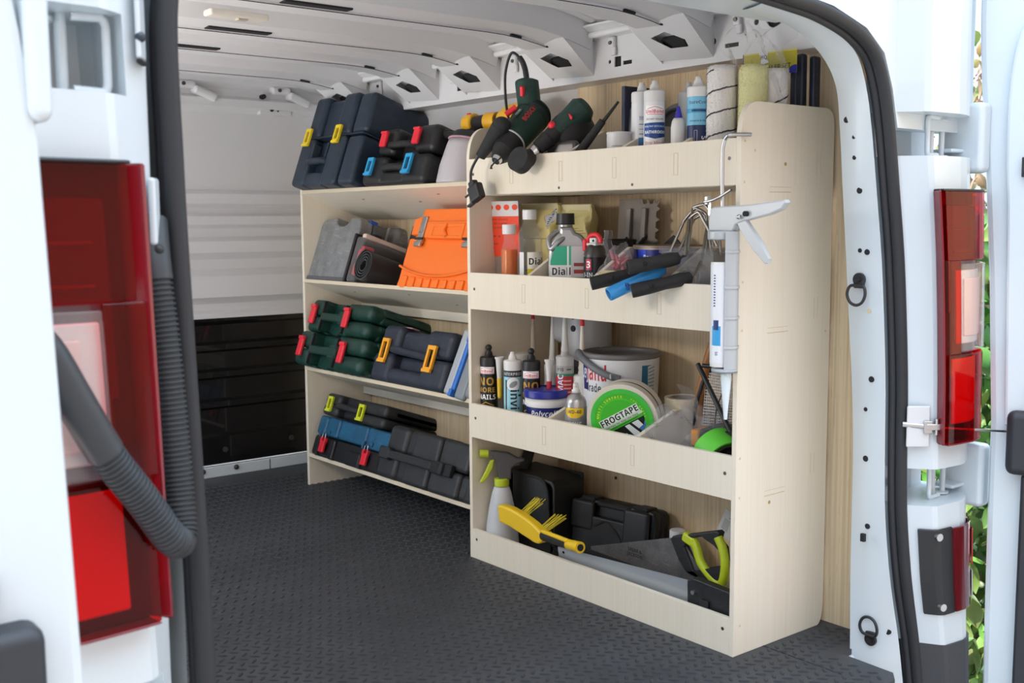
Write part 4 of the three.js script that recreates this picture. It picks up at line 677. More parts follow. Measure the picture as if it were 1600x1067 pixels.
{ // notched trowels and a spreader at the back
  const saw = (w, h, n) => { const p = [[-w / 2, 0], [-w / 2, h]]; for (let i = 0; i < n; i++) { const a = -w / 2 + w * .55 + w * .45 * i / n, st = w * .45 / n; p.push([a, h], [a + st * .25, h - .013], [a + st * .75, h - .013]); } p.push([w / 2, h]); for (let i = 0; i < n + 2; i++) { const a = h - h * i / (n + 2), st = h / (n + 2); p.push([w / 2, a], [w / 2 - .013, a - st * .25], [w / 2 - .013, a - st * .75]); } p.push([w / 2 - .02, 0]); return p; };
  const dull = std(.24, .205, .18, .5, { metalness: .35 });
  const t = thing('notched_trowel', 'dull steel notched trowel leaning on the back panel', 'trowel', [.285, .850, -.575], [0, .0, -.08]);
  mesh('blade', face(shp(saw(.15, .135, 3)), .0, .0018), dull, t);
  for (const z of [-.03, .025]) mesh('strip', bx(-.012, .02, z - .008, -.002, .11, z + .008, .002), std(.26, .235, .21, .45, { metalness: .4 }), t);
  mesh('handle', [rod([-.03, .012, -.06], [-.03, .002, .07], .011, 14), rod([-.03, .010, -.03], [0, .04, -.03], .006, 10), rod([-.03, .006, .03], [0, .04, .03], .006, 10)], P_.black, t);
  const t2 = thing('wedge_spreader', 'black plastic spreader with a slanting edge right of the notched trowel', 'spreader', [.275, .80, -.46], [0, 0, -.05]); mesh('blade', face(shp([[-.05, 0], [.09, .0], [.06, .06], [.02, .092], [-.01, .07]]), 0, .006, .001), P_.black, t2);
}
{ const t = thing('mixing_cup', 'soft black rubber mixing cup beside the red capped aerosol', 'cup', [.19, SY[1], -.555]); mesh('cup', lathe([[.0, .09], [.03, .09], [.038, .10], [.046, .16], [.052, .175], [.050, .178], [.044, .165], [.034, .105], [0, .098]], 36), P_.black, t); mesh('base', lathe([[0, 0], [.034, 0], [.03, .092], [0, .092]], 24), P_.black, t); }
{ const t = thing('paint_tin', 'round blue tin with a rusty lid behind the roller frames', 'tin', [.185, SY[1], -.368]);
  mesh('can', lathe([[0, 0], [.082, 0], [.084, .004], [.084, .158], [.087, .162], [.087, .166], [.078, .166], [.077, .160], [.0, .160]], 48), std(.34, .27, .22, .4, { metalness: .5 }), t, 'rusty rim and lid');
  sleeve(t, .0842, .150, .006, (c, w, h) => { fill(c, '#0c1c6a', 0, 0, w, h); c.fillStyle = '#2349c8'; for (let i = 0; i < 5; i++) c.fillRect(w * (.15 + i * .18), 0, w * .05, h); txt(c, 'Ronseal', w * .42, h * .12, h * .1, '#dfe6f5'); c.fillStyle = '#c2a24a'; c.beginPath(); c.ellipse(w * .5, h * .34, w * .035, h * .13, .3, 0, 7); c.fill(); c.fillStyle = '#4f7d3c'; c.beginPath(); c.ellipse(w * .53, h * .42, w * .03, h * .1, -.4, 0, 7); c.fill(); c.fillStyle = '#c96a58'; c.beginPath(); c.ellipse(w * .485, h * .42, w * .02, h * .08, .2, 0, 7); c.fill(); }, { px: 1900, rough: .25, metal: .3 });
}
const bagFilm = phy(.93, .93, .95, .08, { transmission: .92, ior: 1.12, thickness: 0 });
function crumple(t, pos, sx, sy, sz, sd, amt = .22, mat = bagFilm, n = 30) {
  const g = new THREE.SphereGeometry(1, n, Math.round(n * .7)), p = g.attributes.position;
  for (let i = 0; i < p.count; i++) { const x = p.getX(i), y = p.getY(i), z = p.getZ(i); const k = 1 + amt * (Math.abs(Math.sin(x * 5 + sd) + Math.sin(y * 7 + sd * 2.1) + Math.sin(z * 6 - sd * 1.3)) - 1.0) * .6 + amt * .5 * (noise2(x * 7 + 20 + sd, y * 7 + z * 5 + 20, 256) - .5); p.setXYZ(i, x * k * sx, Math.max(-.9, y * k) * sy, z * k * sz); }
  g.computeVertexNormals(); return mesh('bag', T(g, ...pos), mat, t);
}
{ const t = thing('fixings_bag', 'small clear bag of red wall plugs on a kraft card', 'bag', [.065, SY[1] + .022, -.425]); crumple(t, [-.005, .075, .01], .035, .07, .045, 2); const k = mesh('bag_neck', grid(10, 8, (u, v) => [-.01 + .01 * Math.sin(u * 9), .12 + .06 * v, -.035 + .03 * u * (1 - .4 * v) + .004 * Math.sin(v * 9)]), bagFilm, t); for (let i = 0; i < 16; i++) { const a = rod([0, 0, 0], [.006, .006, .026], .0042, 10, .003); mesh('wall_plug', T(a, -.015 + .03 * rnd(), .085 + .028 * rnd(), -.015 + .045 * rnd(), rnd() * 3, rnd() * 3, 0), std(.55, .10, .14, .4), t); } mesh('card', bx(-.028, .03, -.03, -.024, .085, .045, .001), std(.62, .50, .25, .8), t, 'kraft card'); mesh('card_base', bx(-.02, -.022, -.03, .03, .05, .045, .004), std(.62, .50, .25, .8), t); }
{ const t = thing('rubber_ball', 'small dark pink ball between the slanting divider and the jug', 'ball', [.13, SY[1], -.772]); mesh('ball', T(new THREE.SphereGeometry(.016, 24, 16), 0, .09, 0), std(.52, .06, .12, .4), t); mesh('tee', rod([0, 0, 0], [0, .08, 0], .006, 12, .009), std(.52, .06, .12, .4), t); }
{ const t = thing('storage_tub', 'smoky clear plastic tub with steel hooks inside, behind the caulking gun', 'tub', [.115, SY[1], -.215]);
  const sm = phy(.86, .86, .87, .12, { transmission: .9, ior: 1.15, thickness: 0 });
  mesh('tub', [shell(-.055, .0, .055, 0, .003, .001), bx(-.06, .0, -.055, -.057, .155, .10, .001), bx(.057, .0, -.055, .06, .155, .10, .001), bx(-.06, .0, -.055, .06, .155, -.052, .001), bx(-.06, 0, .097, .06, .155, .10, .001)].slice(1), sm, t); mesh('lid', bx(-.066, .150, -.06, .066, .164, .105, .004), sm, t);
  for (let i = 0; i < 5; i++) mesh('hook', tube([[-.045, .05 + .01 * i, -.03 + .01 * i], [-.05, .075 + .01 * i, -.035 + .012 * i], [-.05, .09 + .008 * i, -.018 + .01 * i], [-.045, .07 + .01 * i, -.002 + .012 * i], [-.045, .045 + .01 * i, .005 + .01 * i]], .0022, 20, 6), M.steel, t); mesh('card', bx(.0, .02, .0, .003, .11, .08, .001), std(.42, .36, .33, .7), t);
}
// four roller frames: hollow handles poking over the front, wire frames behind
function frame(label, end, root, mat, r, wire, opts = {}) {
  const t = thing('paint_roller_holder', label, 'roller holder', [0, 0, 0]);
  const E0 = V(...end), R0 = V(...root), dir = R0.clone().sub(E0), len = dir.length();
  const prof = [[r * .72, .010], [r * .72, 0], [r * .96, 0], [r, .004], [r, len * .3], [r * .88, len * .55], [r * .98, len * .8], [r * .8, len * .97], [.006, len], [0, len]];
  mesh('handle', aimed(lathe(prof, 28), end, root), mat, t); mesh('hollow_end', aimed(T(cyl(r * .7, r * .7, .004, 24), 0, .011, 0), end, root), M.hole, t);
  const hp = E0.clone().addScaledVector(dir, .33); mesh('hang_hole', T(new THREE.SphereGeometry(.005, 12, 8), hp.x - r * .72, hp.y + r * .15, hp.z + r * .72), M.hole, t);
  if (wire) mesh('wire', tube(wire, .0034, 90, 8, false, .15), std(.42, .40, .37, .28, { metalness: 1 }), t, 'bent steel wire'); if (opts.wire2) mesh('wire', tube(opts.wire2, .0034, 70, 8, false, .15), std(.42, .40, .37, .28, { metalness: 1 }), t);
  return t;
}
const fSpatter = plastic(.055, .055, .058, .5);
frame('grey black paint spattered roller frame, its handle topmost of the four', [-.065, .826, -.258], [.03, .846, -.190], fSpatter, .0165, [[.03, .846, -.19], [.06, .86, -.195], [.10, .955, -.217], [.10, .963, -.185], [.10, .95, -.17], [.11, .87, -.165]], { wire2: [[.04, .85, -.185], [.085, .93, -.215], [.09, .945, -.19], [.10, .87, -.145]] });
frame('black roller frame with the handle furthest left over the front board', [-.085, .787, -.355], [.03, .822, -.262], P_.black, .0155, [[.03, .822, -.262], [.07, .85, -.262], [.10, .925, -.245], [.10, .955, -.21], [.10, .94, -.178], [.12, .85, -.19]]);
{ const t = frame('bright blue roller frame handle between the two black ones', [-.092, .766, -.290], [.03, .822, -.235], std(.03, .30, .72, .35), .0155, [[.03, .822, -.235], [.08, .86, -.24], [.12, .93, -.232], [.12, .94, -.2], [.13, .85, -.185]]); mesh('badge', T(rb(.004, .017, .02, .002), -.064, .784, -.262, 0, -.3, .2), std(.02, .08, .30, .4), t, 'dark blue badge'); }
frame('black roller frame with the handle nearest the caulking gun', [-.075, .775, -.236], [.02, .806, -.145], P_.black, .0155, [[.02, .806, -.145], [.06, .84, -.155], [.11, .92, -.182], [.12, .93, -.165], [.12, .85, -.15]]);
{ // caulking gun hooked over the front board, cartridge in its cradle
  const t = thing('caulking_gun', 'grey steel caulking gun with white cartridge hooked over the front board', 'caulking gun', [0, 0, 0]);
  const g = phy(.47, .50, .52, .35, { clearcoat: .4, clearcoatRoughness: .3 }), X = -.04;
  mesh('push_rod', tube([[.015, 1.100, .012], [X, 1.098, .004], [X, 1.090, -.008], [X, 1.07, -.014], [X, 1.0, -.014], [X, .90, -.010]], .0042, 60, 10, false, .2), M.steel, t, 'hooked steel rod');
  mesh('release_lever', [tube([[X - .012, .965, -.050], [X - .012, .968, -.03], [X - .01, .975, -.01], [X - .008, .988, .016]], .0030, 24, 8), T(rb(.012, .018, .008, .002), X, .968, -.052), T(rb(.003, .03, .008, .001), X, .952, -.046)], M.steel, t);
  mesh('grip', face(shp([[-.044, .906], [-.046, .925], [-.040, .952], [-.030, .955], [.06, .958], [.145, .966], [.148, .960], [.138, .948], [.11, .938], [.045, .925], [.025, .918], [.018, .904]]), X - .0, .017, .003), g, t).position.x = .0085;
  mesh('trigger', face(shp([[.028, .922], [.050, .928], [.085, .888], [.108, .852], [.106, .843], [.099, .842], [.07, .868], [.038, .905]]), X, .012, .002), g, t).position.x = .006;
  mesh('rivet', rod([X - .013, .940, .055], [X + .01, .940, .055], .0055, 14), M.hole, t); mesh('rivet', T(new THREE.SphereGeometry(.005, 14, 10), X - .010, .934, .038), M.steel, t);
  // half-round cradle open to the left; its collars
  const cx = -.001, half = (r, y0, y1) => { const q = lathe([[r, y0], [r, y1], [r - .0015, y1], [r - .0015, y0], [r, y0]], 28); const h = new THREE.LatheGeometry([[r, y0], [r, y1], [r - .0015, y1], [r - .0015, y0], [r, y0]].map(([a, b]) => new THREE.Vector2(a, b)), 28, -.94, PI); return T(h, X, 0, cx); };
  mesh('cradle', [half(.0265, .622, .905), ...[.862, .79, .728, .668].map((y) => half(.0285, y, y + .005))], g, t); 
  mesh('collar', T(lathe([[.0, .888], [.028, .888], [.0290, .891], [.0290, .904], [.027, .906], [0, .906]], 32), X, 0, cx - .012), g, t); mesh('front_ring', T(lathe([[.008, .618], [.027, .618], [.027, .626], [.008, .626]], 30), X, 0, cx), g, t);
  const k = mesh('cartridge_tube', lathe([[0, .63], [.0238, .63], [.0238, .843], [0, .843]], 36), W_, t, 'white cartridge'); k.position.set(X - .003, 0, cx - .006); 
  const lab = sleeve(k, .0238, .200, .638, (c, w, h) => { fill(c, '#e9ecf0', 0, 0, w, h); fill(c, '#2b2f77', w * .52, h * .04, w * .05, h * .7); for (let i = 0; i < 12; i++) fill(c, '#2b3a78', w * .36, h * (.1 + i * .028), w * .03, h * .014); fill(c, '#3aa0d8', w * .34, h * .62, w * .13, h * .2); fill(c, '#1d3f74', w * .36, h * .56, w * .08, h * .1); fill(c, '#7cc8ea', w * .52, h * .74, w * .08, h * .26); txt(c, '50', w * .41, h * .9, w * .05, '#2b3a78', { rot: PI / 2 }); });
  mesh('nozzle', T(lathe([[0, .520], [.0035, .520], [.011, .606], [.011, .622], [0, .622]], 20), X, 0, cx + .004), std(.72, .82, .86, .3), t, 'pale nozzle');
}

// ---------------------------------------------------------------- near unit, third shelf
const nails = (c, w, h) => { fill(c, '#16161a', 0, 0, w, h); const x = w * .5; uni(c, w * .34, x, h * .065, w * .068); txt(c, 'NO', x, h * .225, h * .165, '#c79a2e', { sx: 1.1 }); txt(c, 'MORE', x, h * .355, h * .105, '#c79a2e', { sx: 1.05 }); txt(c, 'NAILS', x + w * .01, h * .465, h * .105, '#fff', { sx: 1.05 }); c.strokeStyle = '#c79a2e'; c.lineWidth = h * .018; c.beginPath(); c.moveTo(x - w * .14, h * .61); c.lineTo(x, h * .545); c.lineTo(x + w * .16, h * .60); c.stroke(); fill(c, '#6b6f77', x - w * .14, h * .62, w * .3, h * .1); };
const hang = (t, p, tip, rot = 0) => { const n = mesh('spare_nozzle', lathe([[.0125, 0], [.0130, -.004], [.0105, -.008], [.0045, -.085], [.0035, -.098], [0, -.098]], 20), std(.72, .71, .69, .4), t, 'spare nozzle hung tip down'); n.position.set(...p); if (tip) { const k = mesh('tip_cap', lathe([[.0062, -.060], [.0072, -.058], [.0058, -.108], [.004, -.114], [0, -.114]], 16), tip, n); } return n; };
{ const t = cartridge('adhesive_cartridge', 'black adhesive cartridge with gold print, first from the left side', [.05, SY[2], -.910], M.black, nails, { turn: 0, cap: M.black }); t.rotation.y = -.28; mesh('knob', T(new THREE.SphereGeometry(.009, 16, 12), 0, .233, 0), M.black, t); hang(t, [.012, .212, .048], std(.85, .55, .02, .35)); }
{ const t = cartridge('adhesive_cartridge', 'pale blue cartridge lettered invisible, between two black ones', [.05, SY[2], -.806], W_, (c, w, h) => { fill(c, '#9fd6e6', 0, 0, w, h); fill(c, '#1c222b', 0, 0, w, h * .095); txt(c, 'WATERPROOF', w * .52, h * .05, h * .062, '#c9d0d6'); c.fillStyle = '#e6eef0'; c.beginPath(); c.arc(w * .53, h * .205, h * .11, 0, 7); c.fill(); c.strokeStyle = '#5a6a70'; c.lineWidth = 4; c.stroke(); c.fillStyle = '#8a9498'; c.beginPath(); c.ellipse(w * .53, h * .205, h * .07, h * .04, -.6, 0, 7); c.fill(); fill(c, '#24303a', w * .37, h * .14, w * .035, h * .86); txt(c, 'invisible', w * .55, h * .64, h * .18, '#1b2530', { rot: PI / 2 }); fill(c, '#24303a', w * .62, h * .36, w * .08, h * .03); }); t.rotation.y = .0; }
{ const t = cartridge('adhesive_cartridge', 'black adhesive cartridge with gold print behind the blue lidded tub', [.08, SY[2], -.764], M.black, nails, { cap: M.black }); mesh('knob', T(new THREE.SphereGeometry(.009, 16, 12), 0, .233, 0), M.black, t); hang(t, [.018, .215, .052], std(.60, .03, .06, .4)); }
cartridge('sealant_cartridge', 'grey capped cartridge with red and green label and a long grey nozzle', [.12, SY[2], -.674], std(.50, .50, .49, .4), (c, w, h) => { fill(c, '#a3a3a0', 0, 0, w, h); fill(c, '#2c7d5c', 0, h * .105, w, h * .035); fill(c, '#b51f2c', 0, h * .14, w, h * .86); txt(c, '910', w * .42, h * .05, h * .06, '#3a3a3a'); fill(c, '#4a4a48', w * .54, h * .04, w * .09, h * .018); txt(c, 'SILMAC', w * .42, h * .32, h * .12, '#2a3a86', { rot: -PI / 2 }); txt(c, 'SILMAC', w * .42 + 2, h * .32, h * .115, '#e7e9f2', { rot: -PI / 2 }); for (let i = 0; i < 6; i++) fill(c, '#e0a2a0', w * .49, h * (.19 + i * .05), w * .14, h * .02); }, { nozzle: .135, nozzleMat: std(.58, .58, .56, .4), lh: .198, h: .226, band: .01 });
cartridge('sealant_cartridge', 'pale cartridge with long cream nozzle and red tip, left at the back', [.22, SY[2], -.925], whiteG, null, { nozzle: .135, tip: P_.red, nozzleMat: std(.74, .66, .58, .4), h: .172 });
cartridge('sealant_cartridge', 'pale cartridge with long white untipped nozzle, second at the back', [.22, SY[2], -.838], whiteG, null, { nozzle: .14, h: .18 });
cartridge('sealant_cartridge', 'pale cartridge with long nozzle and red tip behind the paint bucket', [.15, SY[2], -.640], whiteG, null, { nozzle: .135, tip: P_.red, nozzleMat: std(.76, .70, .62, .4), h: .176 });
{ const t = thing('lidded_pot', 'round white lidded pot behind the pale blue cartridge', 'pot', [.16, SY[2], -.915]); mesh('pot', lathe([[0, 0], [.028, 0], [.03, .18], [.031, .183], [0, .184]], 30), whiteG, t); mesh('lid', lathe([[.033, .182], [.0335, .205], [.030, .210], [0, .210]], 30), W_, t); }
{ // filler tub
  const t = thing('filler_tub', 'white filler tub with a deep blue lid', 'tub', [.082, SY[2], -.705]);
  mesh('tub', lathe([[0, 0], [.046, 0], [.0475, .004], [.0535, .098], [.0560, .100], [.0565, .122], [.0, .122]], 48), W_, t);
  mesh('lid', lathe([[.0590, .120], [.0600, .122], [.0600, .137], [.0585, .140], [.0540, .141], [.052, .138], [0, .138]], 56), std(.020, .030, .30, .3), t, 'deep blue lid');
  sleeve(t, .0535, .092, .004, (c, w, h) => { fill(c, '#15226e', 0, 0, w, h); txt(c, 'Polycell', w * .5, h * .17, h * .22, '#f2f4fb', { italic: true }); c.fillStyle = '#c9302c'; c.beginPath(); c.moveTo(w * .53, h * .40); c.lineTo(w * .58, h * .28); c.lineTo(w * .60, h * .40); c.fill(); c.fillStyle = '#e0b43a'; c.fillRect(w * .53, h * .40, w * .07, h * .05);  }, { deg: 250, turn: -.1, r0: .0475, px: 2600 });
}
{ // multi-purpose spray can
  const t = thing('aerosol_can', 'grey bike lubricant aerosol with a yellow shield logo and white nozzle', 'aerosol', [.048, SY[2] - .0, -.552]);
  mesh('can', lathe([[0, 0], [.026, 0], [.027, .004], [.027, .116], [.0262, .129], [.022, .139], [.013, .146], [.0125, .150], [0, .150]], 40), std(.48, .48, .47, .28, { metalness: .7 }), t);
  mesh('nozzle', [T(lathe([[0, 0], [.0105, 0], [.0105, .008], [.0075, .010], [.0070, .022], [.0055, .025], [0, .025]], 24), 0, .149, 0), T(rb(.012, .007, .010, .002), -.005, .169, .005)], W_, t, 'white spray nozzle');
  sleeve(t, .027, .113, .003, (c, w, h) => { fill(c, '#8a8d90', 0, 0, w, h); c.fillStyle = '#e9c01c'; c.beginPath(); c.moveTo(w * .35, h * .01); c.lineTo(w * .65, h * .01); c.lineTo(w * .65, h * .15); c.quadraticCurveTo(w * .5, h * .32, w * .35, h * .15); c.fill(); txt(c, 'WD-40', w * .5, h * .095, h * .105, '#1a2440'); txt(c, 'BIKE', w * .51, h * .38, h * .17, '#d9dde0', { sx: .85 }); txt(c, 'ALL CONDITIONS', w * .5, h * .49, h * .055, '#c4c8cc'); fill(c, '#2b2a66', w * .3, h * .54, w * .4, h * .4); txt(c, 'LUBE', w * .5, h * .60, h * .1, '#b9b7e0'); }, { metal: .08, rough: .35, turn: -.1 });
}
{ // paint bucket
  const t = thing('paint_bucket', 'large white paint bucket with a grey rim and carrying handle', 'bucket', [.205, SY[2], -.553]);
  mesh('bucket', lathe([[0, 0], [.088, 0], [.090, .004], [.099, .222], [.099, .230], [.095, .230], [.088, .05], [0, .05]], 64), std(.76, .77, .78, .32), t);
  mesh('rim', lathe([[.0995, .229], [.1025, .231], [.1035, .239], [.1018, .243], [.094, .244], [.091, .238], [.090, .228], [0, .226]], 64), std(.17, .165, .165, .4), t, 'dark grey dished lid');
  sleeve(t, .0994, .175, .054, (c, w, h) => { fill(c, '#dfe2e6', 0, 0, w, h); fill(c, '#1f2a70', w * .295, h * .02, w * .05, h * .44); txt(c, 'Ley', w * .318, h * .20, h * .27, '#eceef3', { sx: .5 }); txt(c, 'land', w * .392, h * .20, h * .31, '#c31a2d', { sx: .62 }); txt(c, 'Trade', w * .375, h * .42, h * .17, '#2c3036', { sx: .7 }); fill(c, '#1d6d92', w * .595, h * .08, w * .075, h * .62); c.fillStyle = '#cfd8dd'; c.beginPath(); c.moveTo(w * .625, h * .10); c.lineTo(w * .67, h * .06); c.lineTo(w * .672, h * .62); c.lineTo(w * .64, h * .6); c.lineTo(w * .628, h * .35); c.fill(); c.strokeStyle = '#3f6f86'; c.lineWidth = 3; for (let i = 0; i < 9; i++) { c.beginPath(); c.moveTo(w * .63, h * (.14 + i * .05)); c.lineTo(w * .67, h * (.11 + i * .055)); c.stroke(); } txt(c, 'LG', w * .655, h * .74, h * .15, '#b3232f'); fill(c, '#24506a', w * .36, h * .85, w * .3, h * .1); }, { r0: .0920, turn: -.02, px: 1700 });
  const hm = std(.16, .17, .19, .4);
  mesh('handle', [tube([[-.084, .240, -.070], [-.104, .228, -.03], [-.108, .209, .015], [-.098, .194, .050], [-.080, .185, .078]], .0095, 40, 8)], hm, t, 'grey carrying handle'); mesh('grip_slot', T(rb(.004, .012, .022, .003), -.0985, .192, .064, 0, -.7, 0), std(.5, .51, .52, .4), t);
}
{ // big roll of painter's tape, its green printed face to the aisle
  const c0 = [.080, SY[2] + .100, -.412];
  const t = thing('tape_roll', 'large roll of tape with a bright green printed face', 'tape roll', c0, [0, .50, .12]);
  // axis along local x; face at -x
  const ringX = (ro, ri, x0, x1) => { const s = new THREE.Shape(); s.absarc(0, 0, ro, 0, PI * 2); if (ri) s.holes.push(circ(0, 0, ri)); return T(ext(s, x1 - x0, .0008, 40), x1, 0, 0, 0, -PI / 2, 0); };
  mesh('tape', [ringX(.090, .038, -.020, .005)], std(.70, .64, .54, .6), t); mesh('tape', [ringX(.089, .038, .0165, .04)], std(.70, .64, .54, .6), t); mesh('core_band', [ringX(.0885, .038, .0055, .016)], M.black, t, 'black band');
  mesh('green_ring', [ringX(.079, .068, -.0235, -.0195)], std(.06, .52, .06, .4), t, 'green outer ring');
  const disc = T(new THREE.CircleGeometry(.070, 56), -.0226, 0, 0, 0, -PI / 2, 0);
  mesh('label', disc, new THREE.MeshStandardMaterial({ roughness: .38, map: art(768, 768, (c, w, h) => { fill(c, '#43b92c', 0, 0, w, h); c.save(); c.translate(w / 2, h / 2); c.rotate(-.52);
    c.strokeStyle = '#59d03a'; c.lineWidth = 10; c.beginPath(); c.arc(0, 0, 300, PI, 0); c.stroke(); const s = 'MULTI-SURFACE'; for (let i = 0; i < s.length; i++) { c.save(); c.rotate(-.98 + i * .125); txt(c, s[i], 0, -330, 44, '#e7e23a'); c.restore(); } const s2 = 'PRO GRADE'; for (let i = 0; i < s2.length; i++) { c.save(); c.rotate(.95 + i * .11); txt(c, s2[i], 0, -330, 34, '#b9dd3a'); c.restore(); }
    c.fillStyle = '#17181a'; c.beginPath(); c.arc(0, 0, 318, .05, PI - .05); c.closePath(); c.fill(); fill(c, '#dfe6df', -300, -125, 600, 108); txt(c, 'FROGTAPE', 0, -70, 118, '#111', { sx: 1.0 }); fill(c, '#c9d6c4', -318, -14, 636, 38); txt(c, 'Seals Paint Out. Keeps Lines Sharp.', 0, 6, 31, '#16301a'); fill(c, '#43b92c', -310, 26, 620, 40); fill(c, '#1d5a1a', -230, 40, 460, 9);
    c.fillStyle = '#e6e9ec'; c.beginPath(); c.moveTo(0, 80); c.lineTo(70, 80); c.lineTo(150, 250); c.lineTo(60, 260); c.fill(); c.fillStyle = '#8acb45'; c.beginPath(); c.moveTo(60, 262); c.lineTo(150, 252); c.lineTo(230, 210); c.lineTo(150, 300); c.fill(); c.fillStyle = '#e0e4e8'; c.beginPath(); c.moveTo(110, 80); c.lineTo(210, 80); c.lineTo(240, 170); c.lineTo(160, 190); c.fill(); c.fillStyle = '#4a78c4'; c.beginPath(); c.moveTo(165, 192); c.lineTo(250, 172); c.lineTo(290, 120); c.lineTo(270, 200); c.lineTo(190, 240); c.fill(); fill(c, '#f3f4f6', -170, 175, 150, 54); fill(c, '#7a3440', -160, 190, 120, 24); c.fillStyle = '#d23a2e'; c.beginPath(); c.arc(10, 290, 26, 0, 7); c.fill();
    c.restore(); }) }), t, 'printed green and black face');
}
{ const t = thing('masking_tape', 'roll of cream masking tape lying flat behind the green faced roll', 'tape roll', [.20, SY[2], -.330]); mesh('tape', lathe([[.030, .1], [.046, .1], [.047, .102], [.047, .148], [.046, .150], [.030, .150], [.030, .1]], 48), std(.66, .58, .42, .6), t); mesh('core', lathe([[.030, .1], [.030, .150], [.028, .150], [.028, .1]], 40), std(.30, .28, .26, .7), t); mesh('tape_under', lathe([[.030, 0], [.047, 0], [.047, .099], [.030, .099]], 40), std(.62, .55, .42, .6), t); }
{ // heat gun body standing at the back
  const t = thing('heat_gun', 'grey plastic heat gun body with two round holes at the back', 'heat gun', [.235, SY[2], -.745]);
  const gm = std(.40, .40, .41, .35);
  mesh('body', [T(new THREE.CapsuleGeometry(.062, .12, 10, 28), .0, .305, .04).scale(1, 1, 1), T(rb(.10, .2, .13, .03, 4), .02, .34, -.03)], gm, t); mesh('neck', rod([0, .0, .02], [0, .27, .03], .045, 24, .05), P_.black, t, 'dark lower half');
  for (const [y, r] of [[.292, .0085], [.322, .0055]]) mesh('hole', T(cyl(r, r, .006, 18), -.0605, y, .044, 0, 0, PI / 2), M.hole, t);
}
{ // mesh visor / bee-mask style basket: wire mesh in a dark frame
  const t = thing('wire_mesh_strainer', 'dark wire mesh strainer with a black strap leaning in the right corner', 'strainer', [0, 0, 0]);
  const fr = [[.16, .585, -.21], [.15, .53, -.235], [.15, .47, -.25], [.16, .405, -.24], [.16, .375, -.17], [.16, .40, -.06], [.17, .5, -.032], [.17, .575, -.045], [.165, .60, -.12]];
  mesh('frame', tube(fr, .0048, 90, 8, true), M.black, t);
  const wires = []; for (let i = 0; i < 30; i++) { const s = i / 29; wires.push(rod([.158, .39 + .20 * s, -.24 + .02 * s], [.158, .40 + .16 * s + .02, -.038], .0011, 4)); wires.push(rod([.160, .385, -.235 + .195 * s], [.160, .595, -.225 + .18 * s], .0011, 4)); }
  const wm = mesh('mesh_wires', wires, std(.68, .68, .68, .35, { metalness: .6 }), t); wm.userData.kind = 'stuff';
  mesh('strap', [rod([.12, .60, -.215], [.075, .44, -.06], .006, 8), rod([.12, .598, -.2], [.14, .60, -.09], .005, 8)], M.black, t, 'black strap');
  for (const z of [-.17, -.10]) mesh('hoop', tube([[.155, .40, z - .02], [.135, .50, z], [.155, .59, z + .03]], .0018, 24, 6), M.screw, t);
}
{ const t = thing('scraper_handle', 'curved brown wooden tool handle standing by the wire mesh', 'tool handle', [0, 0, 0]); mesh('handle', tube([[.19, .44, -.262], [.17, .50, -.252], [.16, .58, -.225], [.155, .64, -.20], [.155, .675, -.175]], .013, 40, 14), std(.36, .15, .045, .4), t); mesh('end', T(new THREE.SphereGeometry(.0128, 16, 10), .155, .675, -.175), std(.36, .15, .045, .4), t); mesh('tang', rod([.2, .353, -.27], [.19, .45, -.262], .006, 10), M.steel, t); }
{ const t = thing('plastic_bag', 'crumpled clear plastic bag at the right end of the third shelf', 'bag', [.07, SY[2], -.235]); crumple(t, [-.008, .075, .0], .05, .072, .062, 1.2, .3, bagFilm, 44); crumple(t, [.01, .07, .09], .045, .065, .05, 4.1, .34, bagFilm, 36); mesh('bag_tail', grid(14, 10, (u, v) => [.03 + .02 * Math.sin(u * 8), .13 + .07 * v * (1 - u * .8), -.02 + .13 * u + .008 * Math.sin(v * 11)]), bagFilm, t); }
{ const t = thing('brush_box', 'black open box with an orange end lying by the plastic bag', 'box', [.10, SY[2], -.13], [0, .25, .0]); mesh('box', [bx(-.04, .04, -.03, .06, .115, .1, .004), bx(-.05, .0, -.03, .06, .05, .1, .004)], P_.black, t); mesh('orange_end', bx(-.045, .075, -.05, .02, .112, -.03, .004), std(.55, .22, .03, .5), t, 'orange end'); }
{ const t = thing('tape_roll', 'plain bright green tape roll leaning in the right front corner', 'tape roll', [.068, SY[2] + .062, -.102]); const d = V(-.25, -.42, .87).normalize(); t.quaternion.setFromUnitVectors(V(0, 1, 0), d); const ringY = (ro, ri, y0, y1) => lathe([[ri, y0], [ro - .001, y0], [ro, y0 + .001], [ro, y1 - .001], [ro - .001, y1], [ri, y1], [ri, y0]], 56); mesh('tape', ringY(.052, .042, -.03, .025), std(.12, .60, .05, .42), t); mesh('core', ringY(.042, .036, -.03, .024), std(.20, .20, .20, .7), t); }

